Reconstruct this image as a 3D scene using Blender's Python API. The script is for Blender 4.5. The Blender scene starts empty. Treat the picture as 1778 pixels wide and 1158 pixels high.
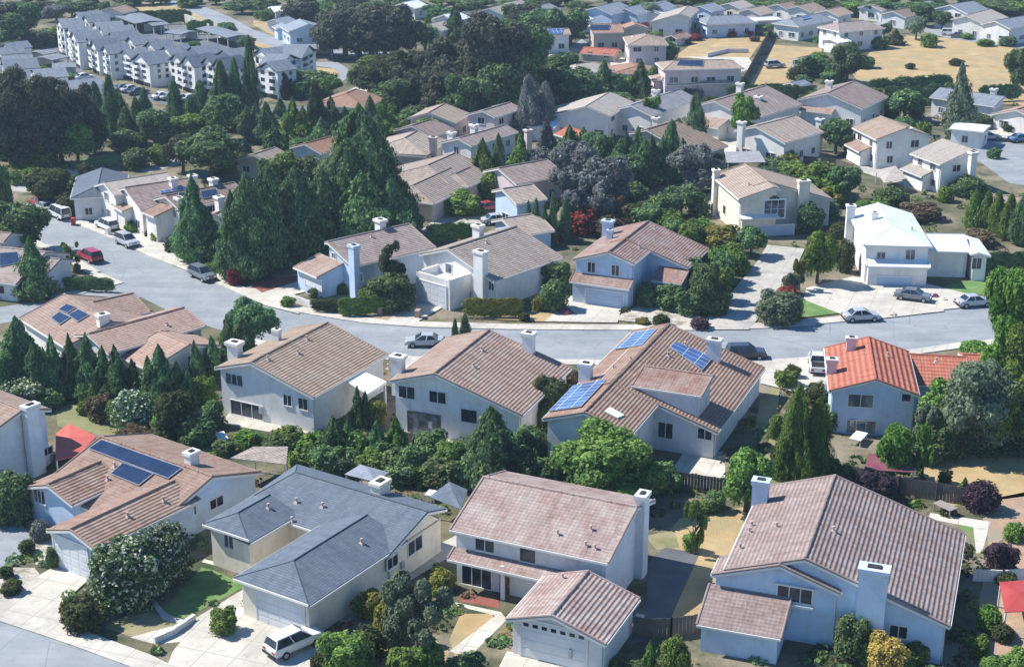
import bpy, math, random
from mathutils import Vector, Matrix, noise
R = math.radians
random.seed(7)
sc = bpy.context.scene
COL = sc.collection
# ---------------------------------------------------------------- camera model (photo is 1778 x 1158)
F, PIT, H = 2690.0, R(20.0), 63.28
SP, CP = math.sin(PIT), math.cos(PIT)
CAM = Vector((0, 0, H))

def ray(u, v):
    x, y = (u - 889) / F, -(v - 579) / F
    return Vector((x, CP + y * SP, -SP + y * CP))

def at(u, v, z=0.0):
    d = ray(u, v)
    return CAM + d * ((z - H) / d.z)

def pxm(P):
    return F / (P.y * CP - (P.z - H) * SP)          # pixels per metre at a point

def proj(P):
    zc = P.y * CP - (P.z - H) * SP
    yc = P.y * SP + (P.z - H) * CP
    return 889 + F * P.x / zc, 579 - F * yc / zc

def q(c, r, x, y):                                   # survey-sheet coordinates
    return ((0, 440, 880, 1328)[c] + x / 3.86, (0, 280, 560, 858)[r] + y / 3.86)

# ---------------------------------------------------------------- materials
def new_mat(name):
    m = bpy.data.materials.new(name); m.use_nodes = True
    nt = m.node_tree; nt.nodes.clear()
    return m, nt

class N:
    def __init__(s, nt): s.nt = nt
    def __call__(s, t, **kw):
        n = s.nt.nodes.new(t)
        for k, v in kw.items():
            if k.startswith('i_'):
                key = k[2:]
                key = int(key) if key.isdigit() else key.replace('_', ' ')
                n.inputs[key].default_value = v
            else: setattr(n, k, v)
        return n
    def link(s, a, b): s.nt.links.new(a, b)

def c4(c, k=1.0): return (c[0] * k, c[1] * k, c[2] * k, 1)

def ramp(n, fac, stops):
    r = n('ShaderNodeValToRGB')
    el = r.color_ramp.elements
    while len(el) < len(stops): el.new(0.5)
    for e, (p, c) in zip(el, stops): e.position = p; e.color = c if len(c) == 4 else c4(c)
    n.link(fac, r.inputs[0]); return r.outputs[0]

def finish(n, color, rough=.85, bump=None, spec=.3, metal=0):
    b = n('ShaderNodeBsdfPrincipled'); o = n('ShaderNodeOutputMaterial')
    if hasattr(color, 'links'): n.link(color, b.inputs['Base Color'])
    else: b.inputs['Base Color'].default_value = c4(color)
    b.inputs['Roughness'].default_value = rough
    b.inputs['Specular IOR Level'].default_value = spec
    b.inputs['Metallic'].default_value = metal
    if bump is not None: n.link(bump, b.inputs['Normal'])
    n.link(b.outputs[0], o.inputs[0]); return b

def mix(n, fac, a, b, mode='MIX'):
    m = n('ShaderNodeMix'); m.data_type = 'RGBA'; m.blend_type = mode
    for s, v in ((m.inputs[0], fac), (m.inputs[6], a), (m.inputs[7], b)):
        if hasattr(v, 'links'): n.link(v, s)
        elif isinstance(v, (int, float)): s.default_value = v
        else: s.default_value = c4(v)
    return m.outputs[2]

def math_(n, op, a, b=None):
    m = n('ShaderNodeMath'); m.operation = op
    for i, v in enumerate((a, b)):
        if v is None: continue
        if hasattr(v, 'links'): n.link(v, m.inputs[i])
        else: m.inputs[i].default_value = v
    return m.outputs[0]

def noise_(n, vec, scale, detail=4, rough=.55):
    t = n('ShaderNodeTexNoise'); t.inputs['Scale'].default_value = scale
    t.inputs['Detail'].default_value = detail; t.inputs['Roughness'].default_value = rough
    if vec is not None: n.link(vec, t.inputs['Vector'])
    return t.outputs[0]

def objvec(n): return n('ShaderNodeTexCoord').outputs['Object']
def geovec(n): return n('ShaderNodeNewGeometry').outputs['Position']

def bump_(n, h, dist=.05, st=1.0):
    b = n('ShaderNodeBump'); b.inputs['Strength'].default_value = st; b.inputs['Distance'].default_value = dist
    n.link(h, b.inputs['Height']); return b.outputs[0]

def tile_mat(name, a, b, period=.37, depth=.06, worn=(.45, .40, .38), amt=.35):
    """tile roof with heavy courses parallel to the ridge; UV u runs along the ridge, v up the slope, in metres"""
    m, nt = new_mat(name); n = N(nt)
    uv = n('ShaderNodeTexCoord').outputs['UV']
    sx = n('ShaderNodeSeparateXYZ'); n.link(uv, sx.inputs[0])
    wob = math_(n, 'MULTIPLY', noise_(n, uv, .9, 2), .05)
    vv = math_(n, 'ADD', sx.outputs[1], wob)
    w = math_(n, 'SINE', math_(n, 'MULTIPLY', vv, 2 * math.pi / period))
    w01 = math_(n, 'MULTIPLY_ADD', w, .5); nt.nodes[-1].inputs[2].default_value = .5
    roll = math_(n, 'SINE', math_(n, 'MULTIPLY', sx.outputs[0], 2 * math.pi / .34))
    h = math_(n, 'ADD', w01, math_(n, 'MULTIPLY', roll, .10))
    cu = math_(n, 'FLOOR', math_(n, 'MULTIPLY', sx.outputs[0], 1 / .34)); cv = math_(n, 'FLOOR', math_(n, 'MULTIPLY', vv, 1 / period))
    cm = n('ShaderNodeCombineXYZ'); n.link(cu, cm.inputs[0]); n.link(cv, cm.inputs[1])
    wn = n('ShaderNodeTexWhiteNoise'); n.link(cm.outputs[0], wn.inputs[0])
    base = mix(n, wn.outputs[0], a, b)
    big = ramp(n, noise_(n, geovec(n), .45, 5, .65), [(.40, (0, 0, 0)), (.68, (1, 1, 1))])
    base = mix(n, math_(n, 'MULTIPLY', big, amt), base, worn)
    strk = ramp(n, noise_(n, geovec(n), 2.2, 6, .7), [(.35, (.82, .82, .82)), (.7, (1.08, 1.08, 1.08))])
    base = mix(n, .75, base, strk, 'MULTIPLY')
    trough_shade = ramp(n, w01, [(.0, (.76, .74, .74)), (.45, (1, 1, 1))])  # shade under each course step, painted into the tile colour
    base = mix(n, .8, base, trough_shade, 'MULTIPLY')
    st = n('ShaderNodeMapping'); st.inputs['Scale'].default_value = (1.6, .22, 1); n.link(uv, st.inputs[0])
    base = mix(n, .8, base, ramp(n, noise_(n, st.outputs[0], 1.0, 5, .6), [(.36, (.80, .79, .78)), (.62, (1.06, 1.06, 1.06))]), 'MULTIPLY')
    oi = n('ShaderNodeObjectInfo'); hs = n('ShaderNodeHueSaturation'); n.link(base, hs.inputs['Color'])
    oc = n('ShaderNodeSeparateXYZ'); n.link(oi.outputs['Color'], oc.inputs[0])
    n.link(math_(n, 'MULTIPLY_ADD', oc.outputs[0], .26), hs.inputs['Value']); nt.nodes[-1].inputs[2].default_value = .88
    n.link(math_(n, 'MULTIPLY_ADD', oc.outputs[0], -.45), hs.inputs['Saturation']); nt.nodes[-1].inputs[2].default_value = 1.2
    finish(n, hs.outputs[0], .85, bump_(n, h, depth), .15)
    return m

def flat_mat(name, a, b, scale=.6, rough=.85, bscale=0, bdist=.02, spec=.25, contrast=(.35, .68), wear=None, wscale=.12):
    m, nt = new_mat(name); n = N(nt); g = geovec(n)
    f = ramp(n, noise_(n, g, scale, 6, .62), [(contrast[0], a), (contrast[1], b)])
    if wear:
        wf = ramp(n, noise_(n, g, wscale, 5, .7), [(.48, (0, 0, 0)), (.62, (1, 1, 1))])
        f = mix(n, wf, f, wear)
    bp = bump_(n, noise_(n, g, bscale, 5), bdist) if bscale else None
    finish(n, f, rough, bp, spec); return m

def paved(name, a, b, wear, joint=2.6, jc=.72, ang=.35, stain=.8):
    m, nt = new_mat(name); n = N(nt); g = geovec(n)
    f = ramp(n, noise_(n, g, .3, 6, .65), [(.33, a), (.68, b)])
    f = mix(n, ramp(n, noise_(n, g, .16, 5, .7), [(.48, (0, 0, 0)), (.62, (1, 1, 1))]), f, wear)
    f = mix(n, stain, f, ramp(n, noise_(n, g, 1.1, 6, .7), [(.30, (.70, .69, .67)), (.46, (1, 1, 1))]), 'MULTIPLY')
    if joint:
        mp = n('ShaderNodeMapping'); mp.inputs['Rotation'].default_value = (0, 0, ang); n.link(g, mp.inputs[0])
        sx = n('ShaderNodeSeparateXYZ'); n.link(mp.outputs[0], sx.inputs[0])
        l = math_(n, 'MAXIMUM', *[math_(n, 'LESS_THAN', math_(n, 'FRACT', math_(n, 'MULTIPLY', sx.outputs[i], 1 / joint)), .045 / joint * 1.6) for i in (0, 1)])
        f = mix(n, l, f, c4(a, jc)[:3])
    else:
        vo = n('ShaderNodeTexVoronoi'); vo.feature = 'DISTANCE_TO_EDGE'; vo.inputs['Scale'].default_value = .11; n.link(mix(n, .06, g, n('ShaderNodeTexNoise').outputs[1], 'ADD'), vo.inputs['Vector'])
        f = mix(n, math_(n, 'LESS_THAN', vo.outputs[0], .004), f, c4(a, .84)[:3])
        mp = n('ShaderNodeMapping'); mp.inputs['Scale'].default_value = (.035, .5, 1); n.link(g, mp.inputs[0])
        f = mix(n, .7, f, ramp(n, noise_(n, mp.outputs[0], 1.0, 4, .6), [(.36, (.86, .86, .87)), (.6, (1.08, 1.08, 1.07))]), 'MULTIPLY')
    finish(n, f, .9, bump_(n, noise_(n, g, 9, 5), .008), .2); return m

def foliage(name, dark, mid, light, flower=None, famt=0, transl=.4):
    m, nt = new_mat(name); n = N(nt)
    geo = n('ShaderNodeNewGeometry'); oi = n('ShaderNodeObjectInfo')
    stops = [(.0, dark), (.5, mid), (1.0, light)]
    if flower: stops = [(.0, dark), (.45, mid), (1 - famt - .04, light), (1 - famt, flower), (1, flower)]
    col = ramp(n, geo.outputs['Random Per Island'], stops)
    pn = noise_(n, n('ShaderNodeTexCoord').outputs['Object'], 4.5, 3)
    tint = ramp(n, pn, [(.32, (.62, .66, .70)), (.66, (1.25, 1.2, 1.05))])
    col = mix(n, .8, col, tint, 'MULTIPLY')
    hs = n('ShaderNodeHueSaturation')
    n.link(math_(n, 'MULTIPLY_ADD', oi.outputs['Random'], .035), hs.inputs['Hue']); nt.nodes[-1].inputs[2].default_value = .4825
    n.link(math_(n, 'MULTIPLY_ADD', oi.outputs['Random'], .4), hs.inputs['Value']); nt.nodes[-1].inputs[2].default_value = .8
    n.link(col, hs.inputs['Color'])
    d = n('ShaderNodeBsdfPrincipled'); d.inputs['Roughness'].default_value = .75; d.inputs['Specular IOR Level'].default_value = .18
    t = n('ShaderNodeBsdfTranslucent'); ms = n('ShaderNodeMixShader'); ms.inputs[0].default_value = transl
    n.link(hs.outputs[0], d.inputs['Base Color']); n.link(hs.outputs[0], t.inputs[0])
    n.link(d.outputs[0], ms.inputs[1]); n.link(t.outputs[0], ms.inputs[2])
    o = n('ShaderNodeOutputMaterial'); n.link(ms.outputs[0], o.inputs[0]); return m

def glass_mat(name, a=(.012, .02, .035), b=(.05, .07, .10)):
    m, nt = new_mat(name); n = N(nt)
    f = ramp(n, noise_(n, geovec(n), .9, 3), [(.4, a), (.65, b)])
    finish(n, f, .12, None, .6); return m

def solar_mat(name, cell, line, lw=.05, pu=1.0, pv=1.65):
    m, nt = new_mat(name); n = N(nt)
    uv = n('ShaderNodeTexCoord').outputs['UV']; sx = n('ShaderNodeSeparateXYZ'); n.link(uv, sx.inputs[0])
    fu = math_(n, 'FRACT', math_(n, 'MULTIPLY', sx.outputs[0], 1 / pu)); fv = math_(n, 'FRACT', math_(n, 'MULTIPLY', sx.outputs[1], 1 / pv))
    l = math_(n, 'MAXIMUM', math_(n, 'LESS_THAN', fu, lw / pu), math_(n, 'LESS_THAN', fv, lw / pv))
    nz = ramp(n, noise_(n, geovec(n), .8, 3), [(.35, c4(cell, .75)), (.7, c4(cell, 1.3))])
    finish(n, mix(n, l, nz, line), .16, None, .6); return m

def shingle_mat(name, a, b, worn, amt=.35):
    m, nt = new_mat(name); n = N(nt); uv = n('ShaderNodeTexCoord').outputs['UV']; sx = n('ShaderNodeSeparateXYZ'); n.link(uv, sx.inputs[0])
    cv = math_(n, 'FLOOR', math_(n, 'MULTIPLY', sx.outputs[1], 1 / .24)); off = math_(n, 'MULTIPLY', cv, .37)
    cu = math_(n, 'FLOOR', math_(n, 'ADD', math_(n, 'MULTIPLY', sx.outputs[0], 1 / .42), off))
    cm = n('ShaderNodeCombineXYZ'); n.link(cu, cm.inputs[0]); n.link(cv, cm.inputs[1]); wn = n('ShaderNodeTexWhiteNoise'); n.link(cm.outputs[0], wn.inputs[0])
    f = mix(n, wn.outputs[0], a, b)
    f = mix(n, math_(n, 'MULTIPLY', ramp(n, noise_(n, geovec(n), .4, 5, .7), [(.42, (0, 0, 0)), (.66, (1, 1, 1))]), amt), f, worn)
    st = n('ShaderNodeMapping'); st.inputs['Scale'].default_value = (1.4, .2, 1); n.link(uv, st.inputs[0])
    f = mix(n, .8, f, ramp(n, noise_(n, st.outputs[0], 1.0, 5, .6), [(.36, (.80, .80, .80)), (.62, (1.06, 1.06, 1.06))]), 'MULTIPLY')
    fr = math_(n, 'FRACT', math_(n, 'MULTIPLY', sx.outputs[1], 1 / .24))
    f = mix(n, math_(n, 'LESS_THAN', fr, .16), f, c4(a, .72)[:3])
    oi = n('ShaderNodeObjectInfo'); hs = n('ShaderNodeHueSaturation'); n.link(f, hs.inputs['Color'])
    oc = n('ShaderNodeSeparateXYZ'); n.link(oi.outputs['Color'], oc.inputs[0])
    n.link(math_(n, 'MULTIPLY_ADD', oc.outputs[0], .24), hs.inputs['Value']); nt.nodes[-1].inputs[2].default_value = .9
    finish(n, hs.outputs[0], .85, bump_(n, fr, .015), .2); return m

M = {}
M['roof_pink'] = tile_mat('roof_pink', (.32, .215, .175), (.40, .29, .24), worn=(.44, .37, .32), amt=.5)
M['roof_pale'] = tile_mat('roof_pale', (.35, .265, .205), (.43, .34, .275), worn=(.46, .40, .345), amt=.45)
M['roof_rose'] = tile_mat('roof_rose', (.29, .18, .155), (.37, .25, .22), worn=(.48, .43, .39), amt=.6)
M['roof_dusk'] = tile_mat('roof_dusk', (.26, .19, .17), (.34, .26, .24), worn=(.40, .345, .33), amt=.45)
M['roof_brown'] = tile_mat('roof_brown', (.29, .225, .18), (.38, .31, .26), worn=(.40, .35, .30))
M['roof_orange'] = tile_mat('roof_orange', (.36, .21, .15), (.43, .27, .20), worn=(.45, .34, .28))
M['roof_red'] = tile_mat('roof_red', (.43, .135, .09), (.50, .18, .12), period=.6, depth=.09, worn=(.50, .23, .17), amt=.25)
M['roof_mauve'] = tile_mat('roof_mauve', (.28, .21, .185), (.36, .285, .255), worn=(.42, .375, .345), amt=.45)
M['roof_blue'] = shingle_mat('roof_blue', (.10, .125, .16), (.135, .162, .20), (.165, .19, .22), .35)
M['roof_condo'] = shingle_mat('roof_condo', (0.14, 0.165, 0.2), (0.21, 0.235, 0.275), (0.26, 0.28, 0.31))
M['roof_slate'] = shingle_mat('roof_slate', (0.19, 0.22, 0.27), (0.28, 0.31, 0.36), (0.33, 0.35, 0.38))
M['roof_grey'] = shingle_mat('roof_grey', (0.23, 0.23, 0.25), (0.32, 0.32, 0.34), (0.37, 0.37, 0.38))
M['roof_white'] = flat_mat('roof_white', (.62, .66, .70), (.74, .77, .80), .35, .7, 5, .012)
M['roof_tan'] = shingle_mat('roof_tan', (0.35, 0.31, 0.27), (0.45, 0.4, 0.35), (0.48, 0.44, 0.4))
def stucco(name, a):
    m, nt = new_mat(name); n = N(nt); g = geovec(n)
    f = ramp(n, noise_(n, g, .35, 6, .62), [(.35, c4(a, .9)), (.68, c4(a, 1.04))])
    mp = n('ShaderNodeMapping'); mp.inputs['Scale'].default_value = (.9, .9, .16); n.link(g, mp.inputs[0])
    f = mix(n, .75, f, ramp(n, noise_(n, mp.outputs[0], 1.0, 5, .65), [(.34, (.86, .85, .83)), (.5, (1, 1, 1))]), 'MULTIPLY')
    f = mix(n, .5, f, ramp(n, noise_(n, g, 1.3, 4, .6), [(.36, (.86, .85, .83)), (.5, (1, 1, 1))]), 'MULTIPLY')
    finish(n, f, .9, bump_(n, noise_(n, g, 7, 5), .012), .15); return m
M['wall_white'] = stucco('wall_white', (.82, .80, .77))
M['wall_chalk'] = stucco('wall_chalk', (.84, .84, .83))
M['wall_cream'] = stucco('wall_cream', (.80, .74, .62))
M['wall_blue'] = stucco('wall_blue', (.54, .66, .82))
M['wall_pale'] = stucco('wall_pale', (.74, .74, .75))
M['wall_pink'] = stucco('wall_pink', (.66, .54, .48))
M['wall_tan'] = stucco('wall_tan', (.56, .50, .43))
M['wall_rose'] = stucco('wall_rose', (.70, .59, .60))
M['trim'] = flat_mat('trim', (.68, .66, .63), (.76, .74, .71), 1.2, .7)
M['trim_tile'] = flat_mat('trim_tile', (.40, .31, .28), (.52, .43, .39), 2, .8)
M['trim_blue'] = flat_mat('trim_blue', (.20, .25, .32), (.26, .31, .38), 2, .8)
M['trim_dark'] = flat_mat('trim_dark', (.10, .09, .09), (.15, .13, .13), 2, .8)
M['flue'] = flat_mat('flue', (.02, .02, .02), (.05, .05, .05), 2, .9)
M['glass'] = glass_mat('glass')
M['glass_blind'] = glass_mat('glass_blind', (.05, .07, .09), (.22, .24, .26))
M['garage'] = flat_mat('garage', (.62, .64, .66), (.72, .73, .74), .5, .6)
M['garage_blue'] = flat_mat('garage_blue', (.40, .52, .66), (.47, .58, .71), .5, .6)
M['door'] = flat_mat('door', (.12, .07, .05), (.18, .10, .07), 1, .5)
M['solar_dark'] = solar_mat('solar_dark', (.018, .032, .075), (.03, .05, .10), .04)
M['solar_blue'] = solar_mat('solar_blue', (.06, .12, .30), (.55, .60, .66), .07, 1.0, 1.6)
M['asphalt'] = paved('asphalt', (.255, .275, .295), (.315, .33, .345), (.235, .255, .275), 0, stain=.35)
M['asphalt_dark'] = flat_mat('asphalt_dark', (.115, .13, .15), (.165, .18, .20), .3, .9, 12, .008, wear=(.14, .15, .17))
M['concrete'] = paved('concrete', (.48, .45, .385), (.59, .56, .495), (.42, .395, .35))
M['concrete_old'] = paved('concrete_old', (.39, .37, .33), (.50, .475, .43), (.34, .33, .31), 3.4)
M['brick'] = flat_mat('brick', (.22, .075, .055), (.29, .11, .085), 1.5, .9, 10, .02)
M['lawn'] = flat_mat('lawn', (.10, .20, .055), (.19, .29, .10), .5, .95, 18, .05, wear=(.20, .22, .10), wscale=.14)
M['lawn_dry'] = flat_mat('lawn_dry', (.17, .19, .08), (.27, .26, .14), .5, .95, 18, .05, wear=(.33, .28, .17), wscale=.15)
M['dry'] = flat_mat('dry', (.36, .25, .12), (.50, .37, .20), .25, .95, 7, .08, contrast=(.32, .7), wear=(.33, .27, .15), wscale=.13)
M['soil'] = flat_mat('soil', (.33, .215, .14), (.45, .32, .22), .5, .95, 5, .08, wear=(.30, .26, .20), wscale=.15)
M['yard'] = flat_mat('yard', (.055, .07, .035), (.16, .145, .09), .22, .95, 4, .1, contrast=(.38, .62), wear=(.26, .22, .16), wscale=.09)
M['rockbed'] = flat_mat('rockbed', (.40, .36, .30), (.60, .56, .50), 1.6, .95, 6, .1, wear=(.24, .22, .17), wscale=.5)
M['bark'] = flat_mat('bark', (.09, .065, .05), (.16, .12, .09), 3, .95, 8, .05)
M['fence'] = flat_mat('fence', (.10, .085, .08), (.17, .145, .13), 1.5, .9, 6, .02)
M['red'] = flat_mat('red', (.36, .05, .05), (.44, .08, .075), .7, .7)
M['redroof'] = flat_mat('redroof', (.50, .11, .085), (.58, .15, .12), .5, .8)
M['white'] = flat_mat('white', (.74, .76, .78), (.82, .83, .84), .6, .6)
M['tyre'] = flat_mat('tyre', (.015, .015, .015), (.025, .025, .025), 2, .8)
M['rim'] = flat_mat('rim', (.35, .36, .38), (.45, .46, .48), 2, .4, spec=.6)
M['navy_cloth'] = flat_mat('navy_cloth', (.035, .03, .07), (.06, .05, .10), 1, .9)
M['maroon'] = flat_mat('maroon', (.16, .05, .07), (.22, .08, .10), 1, .9)
M['pool'] = flat_mat('pool', (.25, .55, .60), (.45, .70, .72), .4, .15)
def paint(name, c):
    m, nt = new_mat(name); n = N(nt)
    f = ramp(n, noise_(n, objvec(n), .8, 3), [(.3, c4(c, .92)), (.7, c4(c, 1.06))])
    b = finish(n, f, .3, None, .5); b.inputs['Coat Weight'].default_value = .6; b.inputs['Coat Roughness'].default_value = .08; return m
M['car_white'] = paint('car_white', (.72, .73, .74)); M['car_silver'] = paint('car_silver', (.42, .44, .47))
M['car_red'] = paint('car_red', (.40, .03, .05)); M['car_dark'] = paint('car_dark', (.035, .045, .07)); M['car_grey'] = paint('car_grey', (.16, .18, .21))
M['car_blue'] = paint('car_blue', (.10, .20, .42))
FOL = {
 'dark': foliage('leaf_dark', (0.048, 0.094, 0.054), (0.104, 0.193, 0.085), (0.279, 0.390, 0.142)),
 'pine': foliage('leaf_pine', (0.053, 0.119, 0.068), (0.122, 0.234, 0.106), (0.273, 0.404, 0.170)),
 'green': foliage('leaf_green', (0.063, 0.131, 0.034), (0.144, 0.256, 0.061), (0.320, 0.438, 0.107)),
 'bright': foliage('leaf_bright', (0.050, 0.121, 0.018), (0.124, 0.235, 0.040), (0.264, 0.383, 0.080)),
 'yellow': foliage('leaf_yellow', (0.115, 0.130, 0.023), (0.244, 0.251, 0.051), (0.445, 0.407, 0.115)),
 'olive': foliage('leaf_olive', (.032, .048, .018), (.072, .095, .036), (.145, .165, .07)),
 'euc': foliage('leaf_euc', (0.042, 0.052, 0.046), (0.100, 0.120, 0.088), (0.211, 0.218, 0.143)),
 'grey': foliage('leaf_grey', (0.111, 0.127, 0.140), (0.216, 0.234, 0.240), (0.342, 0.351, 0.341)),
 'sage': foliage('leaf_sage', (.09, .135, .085), (.19, .26, .165), (.33, .39, .28)),
 'brown': foliage('leaf_brown', (0.084, 0.063, 0.037), (0.167, 0.125, 0.074), (0.283, 0.220, 0.142)),
 'flower': foliage('leaf_flower', (.035, .075, .03), (.075, .15, .055), (.16, .26, .11), (.66, .70, .60), .2),
 'purple': foliage('leaf_purple', (0.037, 0.022, 0.036), (0.081, 0.050, 0.076), (0.152, 0.105, 0.143)),
 'autumn': foliage('leaf_autumn', (0.230, 0.163, 0.038), (0.431, 0.311, 0.077), (0.603, 0.461, 0.178)),
 'redleaf': foliage('leaf_red', (0.143, 0.028, 0.026), (0.316, 0.068, 0.051), (0.489, 0.135, 0.102)),
}
# ---------------------------------------------------------------- mesh builder
class MB:
    def __init__(s): s.v = []; s.f = []; s.uv = []
    def face(s, pts, uv=None):
        b = len(s.v); s.v += [tuple(p) for p in pts]; s.f.append(tuple(range(b, b + len(pts))))
        s.uv.append(uv or [(0, 0)] * len(pts))
    def box(s, x0, x1, y0, y1, z0, z1):
        if x0 > x1: x0, x1 = x1, x0
        if y0 > y1: y0, y1 = y1, y0
        s.hexa([(x0, y0, z0), (x1, y0, z0), (x1, y1, z0), (x0, y1, z0)], [(x0, y0, z1), (x1, y0, z1), (x1, y1, z1), (x0, y1, z1)])
    def hexa(s, bot, top):
        b = len(s.v); k = len(bot); s.v += [tuple(p) for p in bot] + [tuple(p) for p in top]
        fs = [tuple(range(b + k - 1, b - 1, -1)), tuple(range(b + k, b + 2 * k))]
        fs += [(b + i, b + (i + 1) % k, b + k + (i + 1) % k, b + k + i) for i in range(k)]
        s.f += fs; s.uv += [[(0, 0)] * len(f) for f in fs]
    def slab(s, pts, th, udir=None, uvs=None):
        """top polygon (ccw from above) extruded straight down; uv in metres along udir and down the slope"""
        pts = [Vector(p) for p in pts]
        nrm = (pts[1] - pts[0]).cross(pts[2] - pts[0])
        if nrm.z < 0: pts.reverse(); nrm = -nrm
        nrm.normalize()
        if udir is None: udir = pts[1] - pts[0]
        ud = Vector(udir); ud = (ud - nrm * ud.dot(nrm)).normalized(); vd = nrm.cross(ud)
        o = Vector((0, 0, 0))
        uv = [(p.dot(ud), p.dot(vd)) for p in pts]
        k = len(pts); b = len(s.v)
        s.v += [tuple(p) for p in pts] + [tuple(p - Vector((0, 0, th))) for p in pts]
        s.f.append(tuple(range(b, b + k))); s.uv.append(uv)
        s.f.append(tuple(range(b + 2 * k - 1, b + k - 1, -1))); s.uv.append([(0, 0)] * k)
        for i in range(k):
            j = (i + 1) % k
            s.f.append((b + i, b + k + i, b + k + j, b + j)); s.uv.append([(0, 0)] * 4)
    def beam(s, a, b, w, h, dz=0):
        a = Vector(a); b = Vector(b); d = (b - a).normalized()
        r = d.cross(Vector((0, 0, 1)));
        r = r.normalized() * (w / 2) if r.length > 1e-4 else Vector((w / 2, 0, 0))
        u = r.cross(d).normalized() * (h / 2); o = Vector((0, 0, dz))
        s.hexa([a - r - u + o, a + r - u + o, a + r + u + o, a - r + u + o], [b - r - u + o, b + r - u + o, b + r + u + o, b - r + u + o])
    def tube(s, a, b, ra, rb=None, n=6):
        a = Vector(a); b = Vector(b); rb = ra if rb is None else rb
        d = (b - a).normalized(); x = d.orthogonal().normalized(); y = d.cross(x)
        ring = lambda c, r: [c + (x * math.cos(2 * math.pi * i / n) + y * math.sin(2 * math.pi * i / n)) * r for i in range(n)]
        s.hexa(ring(a, ra), ring(b, rb))
    def mesh(s, name, mats, smooth=False):
        me = bpy.data.meshes.new(name); me.from_pydata(s.v, [], s.f)
        uvl = me.uv_layers.new(name='UVMap')
        flat = [c for f in s.uv for p in f for c in p]
        uvl.data.foreach_set('uv', flat)
        for m in (mats if isinstance(mats, (list, tuple)) else [mats]): me.materials.append(M[m] if isinstance(m, str) else m)
        if smooth: me.polygons.foreach_set('use_smooth', [True] * len(me.polygons))
        me.update(); return me
    def build(s, name, mat, parent=None, smooth=False):
        if not s.f: return None
        o = bpy.data.objects.new(name, s.mesh(name, mat, smooth)); COL.objects.link(o); o.parent = parent; return o

def empty(name, loc, rz=0, label=None, cat=None, group=None):
    o = bpy.data.objects.new(name, None); COL.objects.link(o); o.location = loc; o.rotation_euler = (0, 0, rz)
    o.empty_display_size = .5
    return tag(o, label, cat, group)

def tag(o, label=None, cat=None, group=None, kind=None):
    if label: o['label'] = label
    if cat: o['category'] = cat
    if group: o['group'] = group
    if kind: o['kind'] = kind
    return o

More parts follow.
